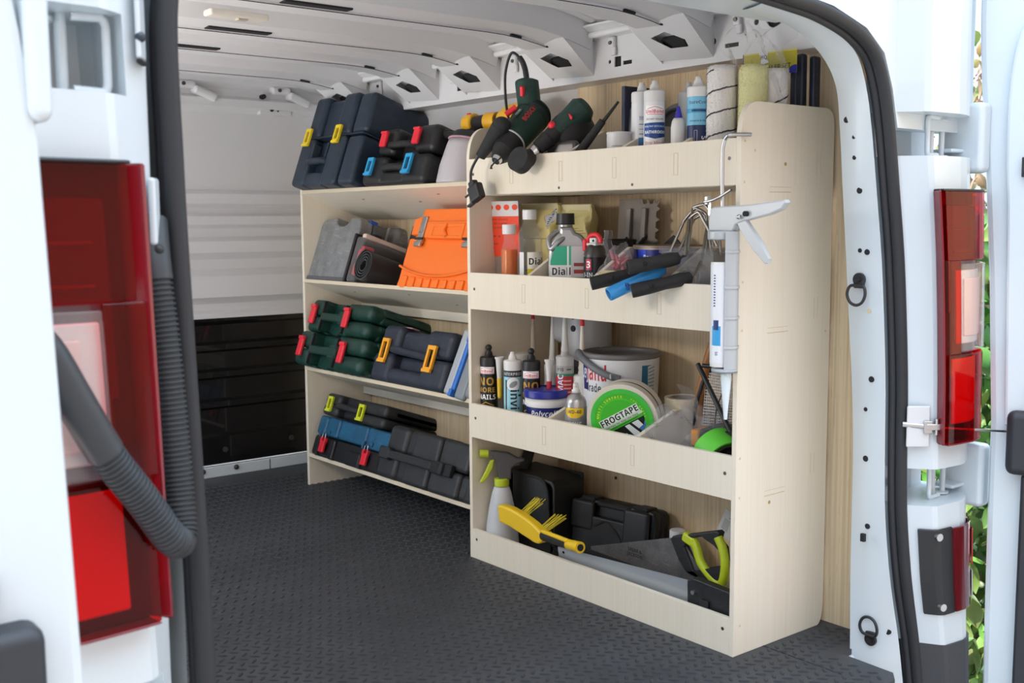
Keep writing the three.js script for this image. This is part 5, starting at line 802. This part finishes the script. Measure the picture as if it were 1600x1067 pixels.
// ---------------------------------------------------------------- near unit, bottom shelf
{ const t = thing('spray_bottle', 'cloudy white spray bottle with a lime green and grey trigger head', 'spray bottle', [.062, SY[3], -.872]); const lm = std(.50, .62, .03, .4), gr = std(.085, .088, .092, .45);
  mesh('bottle', lathe([[0, 0], [.042, 0], [.046, .004], [.047, .02], [.047, .035], [.042, .085], [.035, .13], [.027, .17], [.0215, .186], [.0150, .190], [0, .191]], 44), phy(.80, .83, .87, .42, { transmission: .35, thickness: 0 }), t);
  mesh('neck_ring', lathe([[.0195, .190], [.0205, .192], [.0205, .208], [.019, .212], [0, .212]], 32), lm, t, 'lime ring');
  const head = face(shp([[-.018, .0], [.016, 0], [.017, .03], [.030, .040], [.052, .050], [.052, .056], [.035, .058], [.010, .072], [-.025, .078], [-.040, .078], [-.040, .062], [-.022, .048]]), .0, .024, .004); const h = mesh('head', head, gr, t, 'dark grey trigger head'); h.position.set(.012, .210, 0); h.rotation.y = .95;
  const tr = mesh('trigger', [face(shp([[-.036, .052], [-.026, .054], [-.030, .030], [-.046, .002], [-.060, -.012], [-.066, -.008], [-.052, .018]]), 0, .014, .003)], lm, t, 'lime trigger'); tr.position.set(.007, .210, 0); tr.rotation.y = .95;
  const nz = mesh('nozzle', rod([0, .07, -.036], [0, .07, -.060], .0105, 20, .0115), lm, t, 'lime nozzle'); nz.position.set(0, .210, 0); nz.rotation.y = .95; }
{ // dustpan standing on end, open to the left
  const t = thing('dustpan', 'black plastic dustpan standing on end behind the yellow brush', 'dustpan', [.19, SY[3], -.815], [0, .1, 0]); 
  const rim = new THREE.Shape(); rim.moveTo(-.105, 0); rim.lineTo(.055, 0); rim.quadraticCurveTo(.08, 0, .08, .03); rim.lineTo(.08, .19); rim.quadraticCurveTo(.08, .215, .055, .215); rim.lineTo(-.105, .225); rim.lineTo(-.105, 0); const hole = new THREE.Path(); hole.moveTo(-.095, .01); hole.lineTo(.05, .01); hole.quadraticCurveTo(.072, .01, .072, .03); hole.lineTo(.072, .185); hole.quadraticCurveTo(.072, .207, .05, .207); hole.lineTo(-.095, .216); rim.holes.push(hole);
  mesh('pan_wall', face(rim, .05, .12, .002), P_.black, t); mesh('pan_floor', bx(.046, .0, -.105, .052, .222, .08, .002), P_.black, t);
  mesh('lip', [tube([[-.07, .218, -.02], [-.071, .216, .03], [-.072, .19, .055], [-.07, .12, .06], [-.068, .05, .066], [-.06, .02, .095], [-.055, .0, .13]], .004, 50, 8)], P_.black, t);
  mesh('front_wall', face(shp([[-.08, .0], [.065, .0], [.066, .06], [.055, .185], [.035, .213], [-.08, .222]]), -.066, .004, .001), P_.black, t);
  mesh('handle', [rod([-.03, .215, -.075], [.03, .29, -.10], .016, 16)], P_.black, t); }
{ // hand brush
  const t = thing('hand_brush', 'yellow hand brush with yellow bristles and a black and yellow handle', 'brush', [0, 0, 0]); const ym = std(.86, .56, .02, .4);
  const s = new THREE.Shape(); s.moveTo(-.825, .160); s.quadraticCurveTo(-.826, .169, -.81, .170); s.lineTo(-.775, .169); s.quadraticCurveTo(-.70, .158, -.665, .142); s.lineTo(-.640, .130); s.lineTo(-.628, .134); s.lineTo(-.632, .115); s.lineTo(-.648, .101); s.quadraticCurveTo(-.66, .092, -.69, .101); s.lineTo(-.775, .118); s.lineTo(-.818, .122); s.lineTo(-.825, .160);
  mesh('head', face(s, .03, .028, .006), ym, t);
  const bt = []; for (const [z0, n] of [[-.765, 6], [-.675, 5]]) for (let i = 0; i < n; i++) for (let j = 0; j < 3; j++) { const z = z0 + i * .006 + rnd() * .003, x = .022 + j * .008; bt.push(rod([x, z < -.7 ? .150 : .128, z], [x + .035 + .01 * rnd(), .178 + .012 * rnd() + (z < -.7 ? .008 : -.018), z + .022 + .010 * rnd()], .0013, 4, .001)); }
  const b = mesh('bristles', bt, std(.80, .66, .03, .6), t, 'stiff yellow bristles'); b.userData.kind = 'stuff';
  mesh('handle', rod([.018, .122, -.642], [-.0, .128, -.52], .0135, 24, .0125), P_.black, t, 'black grip'); mesh('handle_edge', rod([.0125, .1335, -.64], [-.006, .138, -.52], .0060, 12, .006), ym, t); mesh('handle_end', [rod([.0, .128, -.527], [-.008, .133, -.474], .0125, 24, .0145)], ym, t, 'yellow handle end'); mesh('hang_hole', rod([-.0075, .1325, -.478], [-.0085, .1335, -.472], .0085, 20), M.hole, t); mesh('hang_hole', T(new THREE.SphereGeometry(.004, 12, 8), -.012, .124, -.497), M.hole, t);
}
{ // black tool case standing upright
  const t = thing('tool_case', 'black tool case with an open carry handle standing on the bottom shelf', 'tool case', [.185, SY[3], -.730], [0, .12, -.12]);
  const s = roundRect(0, 0, .27, .166, .022); s.holes.push(new THREE.Path([[.085, .132], [.10, .153], [.175, .153], [.185, .132]].map(([x, y]) => new THREE.Vector2(x, y))));
  mesh('shell', [metreUV(face(s, .035, .034, .008)), shell(.01, .126, .0, .01, .262, .02, -.012), shell(.085, .164, .0, .006, .082, .016, -.018), shell(.07, .165, .0, .186, .266, .02, -.018)], P_.black, t);
  mesh('shell', metreUV(face(s, .07, .032, .008)), P_.black, t); mesh('handle', [bx(.0, .152, .08, .04, .166, .19, .006)], P_.black, t); mesh('ridge', tube([[-.012, .1, .09], [-.013, .118, .13], [-.013, .09, .17], [-.013, .04, .2]], .003, 24, 6), P_.black, t);
  for (const z of [.045, .225]) mesh('latch', bx(.005, .160, z - .022, .05, .173, z + .022, .003), P_.black, t);
}
// saw blade outline with teeth
const teeth = (x0, y0, x1, y1, n, d) => { const p = []; const L2 = Math.hypot(x1 - x0, y1 - y0), nx = (y1 - y0) / L2, ny = -(x1 - x0) / L2; for (let i = 0; i < n; i++) { const a = i / n, b = (i + .5) / n; p.push([x0 + (x1 - x0) * a, y0 + (y1 - y0) * a], [x0 + (x1 - x0) * b + nx * d, y0 + (y1 - y0) * b + ny * d]); } p.push([x1, y1]); return p; };
{ const t = thing('tenon_saw', 'long tenon saw with a grey blade and black box shaped handle', 'saw', [.030, 0, 0]); 
  const blade = shp([[-.600, .100], [-.145, .125], [-.145, .020], [-.145, .019], ...teeth(-.15, .018, -.585, .070, 60, .003), [-.596, .076]], [circ(-.578, .0895, .0045, .0035)]);
  mesh('blade', face(blade, 0, .0012), std(.52, .55, .58, .38, { metalness: .75 }), t); mesh('teeth_row', bx(-.001, .066, -.59, .001, .0735, -.535, .0004), M.screw, t, 'dark teeth near the tip');
  mesh('handle', [face(shp([[-.152, .126], [-.135, .136], [-.03, .130], [-.02, .118], [-.02, .016], [-.150, .016]], []), .010, .022, .003), bx(-.015, .02, -.11, -.011, .095, -.085, .002)], P_.black, t, 'black handle'); mesh('rivet', rod([-.016, .105, -.13], [-.010, .105, -.13], .005, 14), M.steel, t); }
{ const t = thing('hand_saw', 'hand saw with a dull steel blade and lime and black handle', 'saw', [.115, 0, -.022]); const lm = std(.52, .62, .02, .38);
  mesh('blade', face(shp([[-.545, .092], [-.260, .178], [-.235, .184], [-.15, .10], [-.165, .082], ...teeth(-.18, .072, -.545, .082, 50, .003)]), 0, .0012), new THREE.MeshStandardMaterial({ color: C(.34, .33, .33), metalness: .55, roughness: .42, map: speck }), t);
  const hp = shp([[-.262, .176], [-.255, .184], [-.120, .226], [-.112, .222], [-.118, .205], [-.100, .19], [-.094, .15], [-.105, .108], [-.13, .098], [-.16, .098], [-.21, .105], [-.235, .13]], [[[-.205, .188], [-.218, .165], [-.19, .118], [-.16, .104], [-.118, .106], [-.106, .14], [-.11, .178], [-.13, .19], [-.15, .196], [-.165, .202]]]);
  mesh('handle', face(hp, .011, .022, .003), P_.black, t, 'black and lime handle');
  mesh('grip', [tube([[0, .19, -.210], [0, .184, -.195], [0, .168, -.185], [0, .138, -.172], [0, .115, -.145], [0, .104, -.12], [0, .112, -.106], [0, .15, -.100], [0, .185, -.107], [0, .21, -.122]], .0105, 70, 10), T(rb(.020, .026, .04, .008), 0, .186, -.207, .3, 0, 0)], lm, t, 'lime green grip');
  const st = mesh('print', T(new THREE.PlaneGeometry(.075, .026), -.0022, .112, -.385, 0, -PI / 2, 0), new THREE.MeshStandardMaterial({ transparent: true, roughness: .5, map: art(256, 90, (c) => { c.clearRect(0, 0, 256, 90); txt(c, 'SPEAR &', 128, 26, 42, '#2a2524'); txt(c, 'JACKSON', 128, 68, 42, '#2a2524'); }) }), t); st.rotation.x = 0; }
{ const t = thing('cleaner_bottle', 'white bottle with a round cap lying behind the hand saw', 'bottle', [.265, SY[3], -.405]); mesh('bottle', [T(new THREE.CapsuleGeometry(.032, .08, 8, 24), 0, .07, -.02, PI / 2.4, 0, 0)], W_, t); mesh('neck', lathe([[.0, .0], [.028, 0], [.03, .09], [.022, .10], [0, .1]], 28), W_, t); mesh('cap', lathe([[.0205, .095], [.021, .097], [.0205, .127], [.019, .129], [0, .129]], 28), std(.78, .78, .79, .45), t); }
{ const t = thing('paper_tag', 'small white printed tag leaning in the far right corner', 'tag', [.285, .182, -.258], [.45, .0, 0]); mesh('card', bx(-.0006, -.032, -.024, .0006, .035, .024, .0003), std(.66, .65, .64, .7), t); mesh('print', T(new THREE.PlaneGeometry(.04, .05), -.0010, .0, 0, 0, -PI / 2, 0), new THREE.MeshStandardMaterial({ roughness: .7, map: art(128, 160, (c, w, h) => { fill(c, '#d6d5d2', 0, 0, w, h); for (let i = 0; i < 9; i++) fill(c, '#77777a', 16, 40 + i * 11, 60 + ((i * 37) % 36), 4); fill(c, '#99a', 50, 12, 24, 8); }) }), t); }

// ---------------------------------------------------------------- outside: paving, rear corners, lamps, doors, greenery
struct('ground', bx(-14, -.75, -8, 14, -.62, 14, .01), new THREE.MeshStandardMaterial({ roughness: .9, map: dataTex(256, 256, (u, v) => { const n = noise2(u * 20, v * 20, 20) * .5 + noise2(u * 110, v * 110, 110) * .5, k = .34 + .12 * n; return [k, k, k * 1.02]; }, [24, 24]) }));
struct('patio', bx(-12, -.64, -9, -1.9, -.60, .9, .01), std(.56, .555, .54, .85));
// the house across the drive, behind the photographer: it stands against the open sky there
struct('house_wall', bx(-9, -.62, 6.5, 9, 5.8, 6.9, .02), std(.42, .30, .23, .85));

// rear corner of the body: section in plan (x, z), drawn for the right-hand side and mirrored for the left
const sec = [[.214, .19], [.218, .222], [.226, .242], [.246, .268], [.258, .284], [.268, .291], [.30, .294], [.345, .298], [.372, .294], [.40, .283], [.425, .264], [.442, .24], [.453, .20], [.458, .12], [.458, -.02], [.42, -.02], [.42, .12]];
const pocket = [[.226, .165], [.226, .195], [.250, .200], [.256, .17], [.30, .165], [.38, .165], [.43, .16], [.456, .12], [.458, .06], [.458, -.02], [.42, -.02], [.42, .10]];
const pocketL = [[.205, .12], [.214, .19], [.218, .222], [.226, .242], [.246, .268], [.250, .19], ...pocket.slice(3)];
function sealX(y) { const s = sealR; if (y >= 1.17) return .145; for (let i = 0; i < s.length - 1; i++) if (y <= s[i + 1][1]) return s[i][0] + (s[i + 1][0] - s[i][0]) * (y - s[i][1]) / (s[i + 1][1] - s[i][1]); return .145; }
const leanOf = (left) => left ? (x, y) => .036 * (y - .48) * Math.min(1, Math.max(0, (x - .225) / .035)) : (x, y) => { const k = Math.min(1, Math.max(0, (.46 - x) / .24)); return k * (sealX(y) - .221) * .9 + (1 - k) * (-.035 * (y - .7)); };
function column(section, y0, y1, left) {
  const g = new THREE.ExtrudeGeometry(shp(section), { depth: y1 - y0, bevelEnabled: false, steps: Math.max(1, Math.ceil((y1 - y0) / .06)) }); g.rotateX(PI / 2); g.translate(0, y1, 0);
  const p = g.attributes.position, ln = leanOf(left);
  for (let i = 0; i < p.count; i++) { const x = p.getX(i) + ln(p.getX(i), p.getY(i)); p.setX(i, left ? mir(x) : x); }
  g.computeVertexNormals(); return g;
}
const HL = [.339, .417], HU = [1.051, 1.135], HUL = [1.064, 1.15];
function lampBlock(parent, left, name, y0, y1, pts, off, mat, thick = .006, label) { // slab following the corner: pts along the section, pushed out by off
  const out = [], inn = []; const n = pts.length;
  pts.forEach(([x, z], i) => { const a = pts[Math.max(0, i - 1)], b = pts[Math.min(n - 1, i + 1)], dx = b[0] - a[0], dz = b[1] - a[1], l = Math.hypot(dx, dz); const nx = -dz / l, nz = dx / l; out.push([x + nx * (off + thick), z + nz * (off + thick)]); inn.push([x + nx * off, z + nz * off]); });
  const g = new THREE.ExtrudeGeometry(shp([...out, ...inn.reverse()]), { depth: y1 - y0 - .004, steps: 8, bevelEnabled: true, bevelThickness: .002, bevelSize: .0015, bevelOffset: -.0015, bevelSegments: 1 }); g.rotateX(PI / 2); g.translate(0, y1 - .002, 0);
  const p = g.attributes.position, ln = leanOf(left); for (let i = 0; i < p.count; i++) { const x = p.getX(i) + ln(p.getX(i), p.getY(i)); p.setX(i, left ? mir(x) : x); }
  g.computeVertexNormals(); return mesh(name, g, mat, parent, label);
}
const arc = (x0, x1) => { const s = sec.slice(2, 14), P = []; const at = (x) => { for (let i = 0; i < s.length - 1; i++) if (x <= s[i + 1][0] && s[i + 1][0] > s[i][0]) return s[i][1] + (s[i + 1][1] - s[i][1]) * (x - s[i][0]) / (s[i + 1][0] - s[i][0]); return s.at(-1)[1]; }; const n = 12; for (let i = 0; i <= n; i++) { const x = x0 + (x1 - x0) * i / n; P.push([x, at(x)]); } return P; };
const lensRed = phy(.86, .014, .022, .06, { transmission: 1, ior: 1.3, thickness: 0, clearcoat: 1, clearcoatRoughness: .04 }), lensClear = phy(.95, .92, .92, .08, { transmission: .95, ior: 1.3, thickness: 0, clearcoat: 1 });
const silverIn = phy(.74, .73, .73, .25, { metalness: .25 }), darkIn = std(.05, .008, .010, .35), edgeRed = std(.20, .012, .02, .25);
function lamp(left, label) {
  const Y0 = left ? .492 : .473, Y1 = left ? .990 : .983, t = thing('tail_lamp', label, 'tail lamp'), B = (n, y0, y1, x0, x1, off, m, th, l) => lampBlock(t, left, n, y0, y1, arc(x0, x1), off, m, th, l);
  B('housing', Y0, Y1, .268, .456, .001, darkIn, .006);
  B('reflector', .74, .955, .285, .438, .008, std(.13, .06, .06, .25, { metalness: .2 }), .003, 'dark upper reflector'); for (let i = 0; i < 4; i++) B('rib', .77 + i * .045, .774 + i * .045, .30, .43, .011, edgeRed, .003);
  B('reversing_reflector', .655, .845, .292, .442, .009, std(.10, .11, .13, .3), .003, 'grey surround'); B('reversing_reflector', .675, .825, .302, .434, .012, silverIn, .004, 'silver reversing light'); B('reversing_reflector', .690, .808, .325, .415, .016, std(.80, .62, .58, .25), .003, 'faceted centre');
  B('brake_reflector', .51, .645, .292, .445, .010, std(.95, .75, .75, .3), .004, 'bright brake reflector');
  B('lens', .845, Y1, .266, .457, .024, lensRed, .004, 'red lens'); B('lens', .655, .845, .266, .302, .024, lensRed, .004, 'red lens strip'); B('lens', .655, .845, .436, .457, .024, lensRed, .004, 'red lens strip'); B('lens', Y0, .655, .266, .457, .024, lensRed, .004, 'red lens');
  B('clear_lens', .662, .838, .304, .434, .024, lensClear, .006, 'clear window');
  B('rim', Y1 - .001, Y1 + .003, .264, .457, .002, M.black, .027); B('rim', Y0, Y1, .2645, .2675, .002, edgeRed, .028, 'red inner edge'); B('rim', Y0 - .003, Y0, .266, .457, .002, edgeRed, .026);
  return t;
}
lamp(true, 'large red tail lamp with clear reversing window on the left rear corner'); lamp(false, 'slim red tail lamp on the right rear corner, seen at an angle');
{ // lower fog and reflector unit in the right corner
  const t = thing('fog_lamp', 'dark red lower rear lamp with a screwed black plate, under the right hinges', 'fog lamp'), B = (n, y0, y1, x0, x1, off, m, th, l) => lampBlock(t, false, n, y0, y1, arc(x0, x1), off, m, th, l);
  B('back_plate', .10, .29, .240, .310, .001, M.black, .005); B('lens', .102, .288, .308, .454, .004, phy(.16, .010, .014, .06, { transmission: .25, clearcoat: 1, thickness: 0 }), .006, 'smoked red lens'); B('reflector', .19, .27, .395, .445, .0125, std(.60, .02, .03, .2), .002, 'red reflector'); B('reflector', .115, .175, .395, .445, .0125, std(.62, .60, .60, .2), .002, 'clear reflector');
  for (const y of [.275, .12]) { const s = mesh('screw', rod([.264, y, .288], [.260, y, .300], .008, 18), M.steel, t); s.position.x = leanOf(false)(.272, y); }
}
for (const left of [true, false]) {
  const p = struct('rear_corner', [column(sec, .417, left ? 1.064 : 1.051, left), column(sec, left ? .2 : .03, .339, left), column(sec, left ? 1.15 : 1.135, 1.75, left), column(left ? pocketL : pocket, .33, .425, left), column(left ? pocketL : pocket, 1.04, 1.16, left)], M.white);
  mesh('bumper', column(sec.map(([x, z]) => [x + .004, z + .004]), -.3, left ? .2 : .03, left), left ? M.white : std(.05, .052, .058, .6), p, left ? undefined : 'dark plastic bumper corner');
  const mx = (x) => left ? mir(x) : x;
  for (const [y0, y1] of [HL, left ? HUL : HU]) {
    if (left && y0 < .5) continue;
    const dx = left ? -.036 : leanOf(false)(.33, (y0 + y1) / 2), X = (x) => mx(x + dx), h = new THREE.Group(); h.name = y0 < .5 ? 'hinge_001' : 'hinge'; h.userData.label = 'white painted door hinge in its pocket'; p.add(h);
    mesh('pin', rod([X(.350), y0 - .002, .232], [X(.350), y1 + .004, .232], .0065, 16), M.white, h); mesh('pin', rod([X(.385), y0 + .006, .236], [X(.385), y1 - .004, .236], .0058, 16), M.white, h);
    mesh('bracket', tube([[X(.345), y1 - .004, .25], [X(.312), y1 - .003, .25], [X(.308), y1 - .012, .25], [X(.308), y0 + .012, .25], [X(.312), y0 + .004, .25], [X(.345), y0 + .005, .25]], .0052, 50, 8, false, .1), M.white, h);
    mesh('knuckle', [T(cyl(.020, .020, .004, 24), X(.378), y1 - .008, .232), T(cyl(.020, .020, .004, 24), X(.378), y0 + .004, .232)], M.white, h);
    mesh('swing_arm', [bx(Math.min(X(.385), X(.47)), y0 + .012, .21, Math.max(X(.385), X(.47)), y0 + .02, .26, .004), bx(Math.min(X(.43), X(.47)), y0 - .03, .2, Math.max(X(.43), X(.47)), y1 + .03, .30, .012)], M.white, h);
    mesh('bolt', T(new THREE.SphereGeometry(.008, 14, 10), X(.236), (y0 + y1) / 2, .205), M.white, h); if (!left) mesh('hole', rod([X(.305), (y0 + y1) / 2, .164], [X(.305), (y0 + y1) / 2, .167], .006, 14), M.hole, h);
  }
  if (!left) mesh('strap_recess', T(rb(.046, .085, .006, .003, 3), .243, .508, .268, 0, -.72, 0), std(.66, .665, .67, .4), p, 'shallow recess for the check strap');
}
{ // small fittings on the left slanted face
  const p = struct('pillar_plates', [T(rb(.006, .10, .030, .004), -1.327, 1.155, .258, 0, -.55, 0), T(rb(.008, .075, .028, .005), -1.319, .94, .258, 0, -.55, 0), T(rb(.008, .058, .028, .005), -1.317, .862, .260, 0, -.55, 0)], M.white);
  mesh('screw', T(new THREE.SphereGeometry(.006, 16, 10), -1.331, 1.128, .268), std(.03, .04, .06, .3), p); mesh('screw', T(new THREE.SphereGeometry(.006, 16, 10), -1.320, .898, .268), M.black, p); mesh('gap', T(rb(.006, .004, .03, .001), -1.327, 1.102, .260, 0, -.55, 0), M.hole, p);
}
// ---- doors, both swung open
{ const s = new THREE.Shape(); s.moveTo(0, -.45); s.lineTo(.005, .4); s.lineTo(.012, 1.0); s.quadraticCurveTo(.03, 1.32, .16, 1.5); s.lineTo(.72, 1.52); s.lineTo(.72, -.45); s.lineTo(0, -.45);
  const d = struct('door_1', T(ext(s, .05, .012, 12), 0, 0, 0), M.white); d.geometry.scale(-1, 1, 1); d.geometry.translate(-1.452, 0, .36);
  const q = d.geometry.attributes.position; for (let i = 0; i < q.count; i++) q.setX(i, q.getX(i) - .022 * Math.max(0, q.getY(i) - .45)); d.geometry.computeVertexNormals();
  mesh('panel_swage', tube([[-1.474, .70, .386], [-1.474, .60, .386], [-1.480, .572, .386], [-1.495, .572, .386], [-1.51, .60, .386], [-1.525, .64, .386], [-1.6, .66, .386]], .0018, 40, 8), M.white, d);
  mesh('handle', [bx(-1.60, .30, .380, -1.502, .556, .432, .016), bx(-1.60, .566, .380, -1.537, .610, .420, .016)], std(.028, .031, .037, .5), d, 'black moulded grab handle');
  mesh('hinge_arm', bx(-1.488, 1.02, .33, -1.464, 1.30, .405, .012), M.white, d, 'white hinge arm');
}
{ // right door: beyond square, its inner face towards the aisle; own axes: x along the door from the hinge, y up, z inwards
  const s = new THREE.Shape(); s.moveTo(.012, -.45); s.quadraticCurveTo(0, .1, 0, .5); s.lineTo(-.014, .8); s.lineTo(-.036, 1.12); s.quadraticCurveTo(-.055, 1.3, -.05, 1.45); s.quadraticCurveTo(.0, 1.58, .2, 1.6); s.lineTo(.75, 1.6); s.lineTo(.75, -.45); s.lineTo(.012, -.45);
  const d = struct('door_2', ext(s, .05, .012, 14), M.white); d.position.set(.474, 0, .30); d.rotation.y = -PI / 2 + .34; d.rotation.order = 'YXZ';
  d.position.z = .305;
  const pl = new THREE.Shape(); pl.moveTo(.068, .56); pl.lineTo(.052, .95); pl.quadraticCurveTo(.040, 1.12, .058, 1.22); pl.quadraticCurveTo(.10, 1.33, .3, 1.36); pl.lineTo(.7, 1.36); pl.lineTo(.7, .56); pl.lineTo(.068, .56);
  const ring2 = new THREE.Shape(); ring2.moveTo(.030, .5); ring2.lineTo(.018, .95); ring2.quadraticCurveTo(.0, 1.2, .03, 1.30); ring2.quadraticCurveTo(.12, 1.43, .3, 1.45); ring2.lineTo(.72, 1.45); ring2.lineTo(.72, .5); ring2.lineTo(.030, .5); ring2.holes.push(new THREE.Path(pl.getPoints(10)));
  mesh('inner_frame', T(ext(ring2, .016, .006, 12), 0, 0, .05), M.white, d);
  mesh('ply_panel', metreUV(T(ext(pl, .006, 0, 12), 0, 0, .045)), new THREE.MeshStandardMaterial({ map: texPly, color: C(.98, .90, .72), roughness: .55 }), d, 'ply lining of the door window');
  mesh('latch_plate', [bx(.044, 1.01, .066, .088, 1.05, .074, .002)], M.black, d, 'black latch plate'); for (const [x, y] of [[.051, 1.041], [.051, 1.018]]) mesh('screw', T(cyl(.0035, .0035, .002, 12), x, y, .0745, PI / 2), M.hole, d); mesh('brass_screw', T(cyl(.005, .005, .002, 14), .064, 1.03, .0748, PI / 2), std(.55, .40, .16, .3, { metalness: .9 }), d);
  mesh('handle', [bx(.036, .40, .05, .2, .535, .085, .02), bx(.070, .535, .05, .2, .59, .07, .016), bx(.066, -.3, .05, .2, .40, .064, .01)], std(.022, .024, .03, .5), d, 'black moulded grab handle');
  mesh('swage', [tube([[.03, 1.0, .052], [.032, .62, .052], [.042, .565, .052], [.08, .556, .052], [.2, .556, .052]], .003, 40, 8)], M.white, d);
}
// ---- check strap, tie-down rings, cable conduit
{ const t = thing('check_strap', 'thin steel door check strap with a clamp across the right tail lamp', 'door strap'); mesh('arm', rod([.222, .512, .245], [.262, .508, .288], .0065, 12), M.steel, t); mesh('rod', rod([.262, .507, .29], [.50, .478, .37], .0026, 10), M.steel, t); mesh('clamp', [T(rb(.03, .014, .012, .003), .262, .508, .290, 0, -.7, 0), rod([.266, .492, .295], [.266, .525, .295], .0045, 10), T(rb(.018, .026, .005, .002), .252, .508, .285, 0, -.7, 0)], M.steel, t, 'clamp block'); }
function tieDown(label, y, z, flip) {
  const ix = () => { let best = 0, bd = 9; for (let k = 0; k <= 240; k++) { const a = ci.getPoint(k / 300), d = Math.abs(a.y - y); if (d < bd) { bd = d; best = k / 300; } } const a = ci.getPoint(best), b = cs.getPoint(best), v = (z - .13) / .085; return a.x + (b.x - .028 - a.x) * v - .012 * Math.sin(v * PI) * .6; };
  const x = ix(), t = thing('tie_down_ring', label, 'tie-down ring', [x - .001, y, z], [0, 0, 0]), f = flip ? -1 : 1;
  mesh('bracket', [T(cyl(.0135, .0135, .006, 24), -.004, 0, 0, 0, 0, PI / 2), bx(-.008, Math.min(0, -f * .018), -.012, 0, Math.max(0, -f * .018), .012, .003)], M.black, t); mesh('bolt', T(cyl(.006, .006, .008, 6), -.008, 0, 0, 0, 0, PI / 2), M.hole, t);
  const g = [[-.012, -.014 * f, -.016], [-.012, -.012 * f, 0], [-.012, -.014 * f, .016], [-.014, -.030 * f, .021], [-.014, -.046 * f, .014], [-.014, -.052 * f, 0], [-.014, -.046 * f, -.014], [-.014, -.030 * f, -.021]];
  mesh('ring', tube(g, .0032, 60, 8, true), M.black, t);
}
tieDown('black tie-down ring hanging down at mid height of the right pillar', .806, .168, false);
tieDown('black tie-down ring turned upward at the foot of the right pillar', .03, .172, true);
{ // corrugated conduit looping from the pillar to the left door
  const t = thing('cable_conduit', 'dark corrugated cable conduit looping in front of the left tail lamp', 'conduit');
  const c = new THREE.CatmullRomCurve3([[-1.316, .93, .235], [-1.322, .88, .256], [-1.319, .80, .268], [-1.317, .70, .278], [-1.317, .62, .288], [-1.323, .575, .304], [-1.340, .585, .322], [-1.374, .635, .336], [-1.412, .69, .346], [-1.447, .755, .355], [-1.473, .805, .357], [-1.492, .825, .358]].map((p) => V(...p)));
  const sweep = (u0, u1, rf, n, m = 18) => { const fr = c.computeFrenetFrames(400), pos = []; return grid(m, n, (a, b) => { const u = u0 + (u1 - u0) * b, P = c.getPointAt(u), k = Math.min(400, Math.round(u * 400)), N = fr.normals[k], B = fr.binormals[k], r = rf(u, b), q = a * PI * 2; return [P.x + r * (N.x * Math.cos(q) + B.x * Math.sin(q)), P.y + r * (N.y * Math.cos(q) + B.y * Math.sin(q)), P.z + r * (N.z * Math.cos(q) + B.z * Math.sin(q))]; }); };
  const cm = std(.034, .039, .044, .55);
  mesh('corrugated_tube', sweep(.10, .78, (u) => .0172 + .0014 * Math.tanh(2.2 * Math.sin(u * 236 * PI)), 2000), cm, t); mesh('sleeve', [sweep(.0, .105, (u) => .0195, 20), sweep(.775, 1, (u) => .0195 - .002 * Math.abs(u - .9), 30)], std(.035, .04, .046, .45), t, 'smooth end sleeve');
}
// ---- greenery and slate chips beyond the right rear corner
function shrub(label, x, z, h, r, n, sd, col) {
  const t = thing('shrub', label, 'shrub', [x, -.62, z]); let s0 = sd; const rr = () => { s0 = (s0 * 1664525 + 1013904223) >>> 0; return s0 / 4294967296; };
  const lf = grid(2, 4, (u, v) => { const w = .020 * Math.sin(Math.min(1, v * 1.02) * PI) ** .8; return [(u - .5) * 2 * w, v * .075, .008 * Math.sin(v * 2.4) - Math.abs(u - .5) * .012]; });
  const im = new THREE.InstancedMesh(lf, new THREE.MeshPhysicalMaterial({ color: 0xffffff, roughness: .5, transmission: .3, thickness: 0, side: THREE.DoubleSide }), n), q = new THREE.Quaternion();
  for (let i = 0; i < n; i++) { const a = rr() * PI * 2, k = Math.sqrt(rr()) * r, y = h * (.04 + .96 * rr()); q.setFromEuler(new THREE.Euler((rr() - .5) * 2.4, rr() * 7, (rr() - .5) * 2.2)); im.setMatrixAt(i, new THREE.Matrix4().compose(V(Math.cos(a) * k, y, Math.sin(a) * k), q, V(1, 1, 1).multiplyScalar(.7 + rr() * .8))); const c2 = C(col[0] * (.6 + .7 * rr()), col[1] * (.6 + .7 * rr()), col[2] * (.6 + .7 * rr())); im.setColorAt(i, c2); }
  im.name = 'foliage'; im.userData.kind = 'stuff'; im.castShadow = im.receiveShadow = true; t.add(im);
  mesh('stem', Array.from({ length: 7 }, (_, i) => rod([.02 * i - .06, 0, 0], [(rr() - .5) * r, h * .85, (rr() - .5) * r], .006, 6, .003)), std(.16, .12, .07, .8), t);
}
shrub('bright green leafy hedge seen between right tail lamp and open door', 1.75, -.38, 1.55, .42, 2600, 31, [.10, .23, .035]);
shrub('low pale green plant by the slate chips at bottom right', 1.45, -.10, .30, .20, 260, 77, [.17, .25, .06]);
shrub('tall yellow green shrub high up behind the right rear corner', 3.2, -1.2, 2.35, .35, 1300, 55, [.30, .25, .12]);
{ const chip = new THREE.DodecahedronGeometry(1, 0); chip.scale(.055, .012, .04); const n = 420, im = new THREE.InstancedMesh(chip, std(.11, .12, .135, .6), n), q = new THREE.Quaternion(); for (let i = 0; i < n; i++) { q.setFromEuler(new THREE.Euler((rnd() - .5) * .5, rnd() * 6, (rnd() - .5) * .5)); im.setMatrixAt(i, new THREE.Matrix4().compose(V(.75 + rnd() * 2.2, -.612 + rnd() * .02, -1.1 + rnd() * 1.5), q, V(1, 1, 1).multiplyScalar(.5 + rnd() * .8))); } im.name = 'slate_chips'; im.userData = { kind: 'stuff', label: 'loose dark slate chips on the ground beyond the right corner', category: 'slate chips' }; im.castShadow = im.receiveShadow = true; scene.add(im); }

renderer.render(scene, camera);
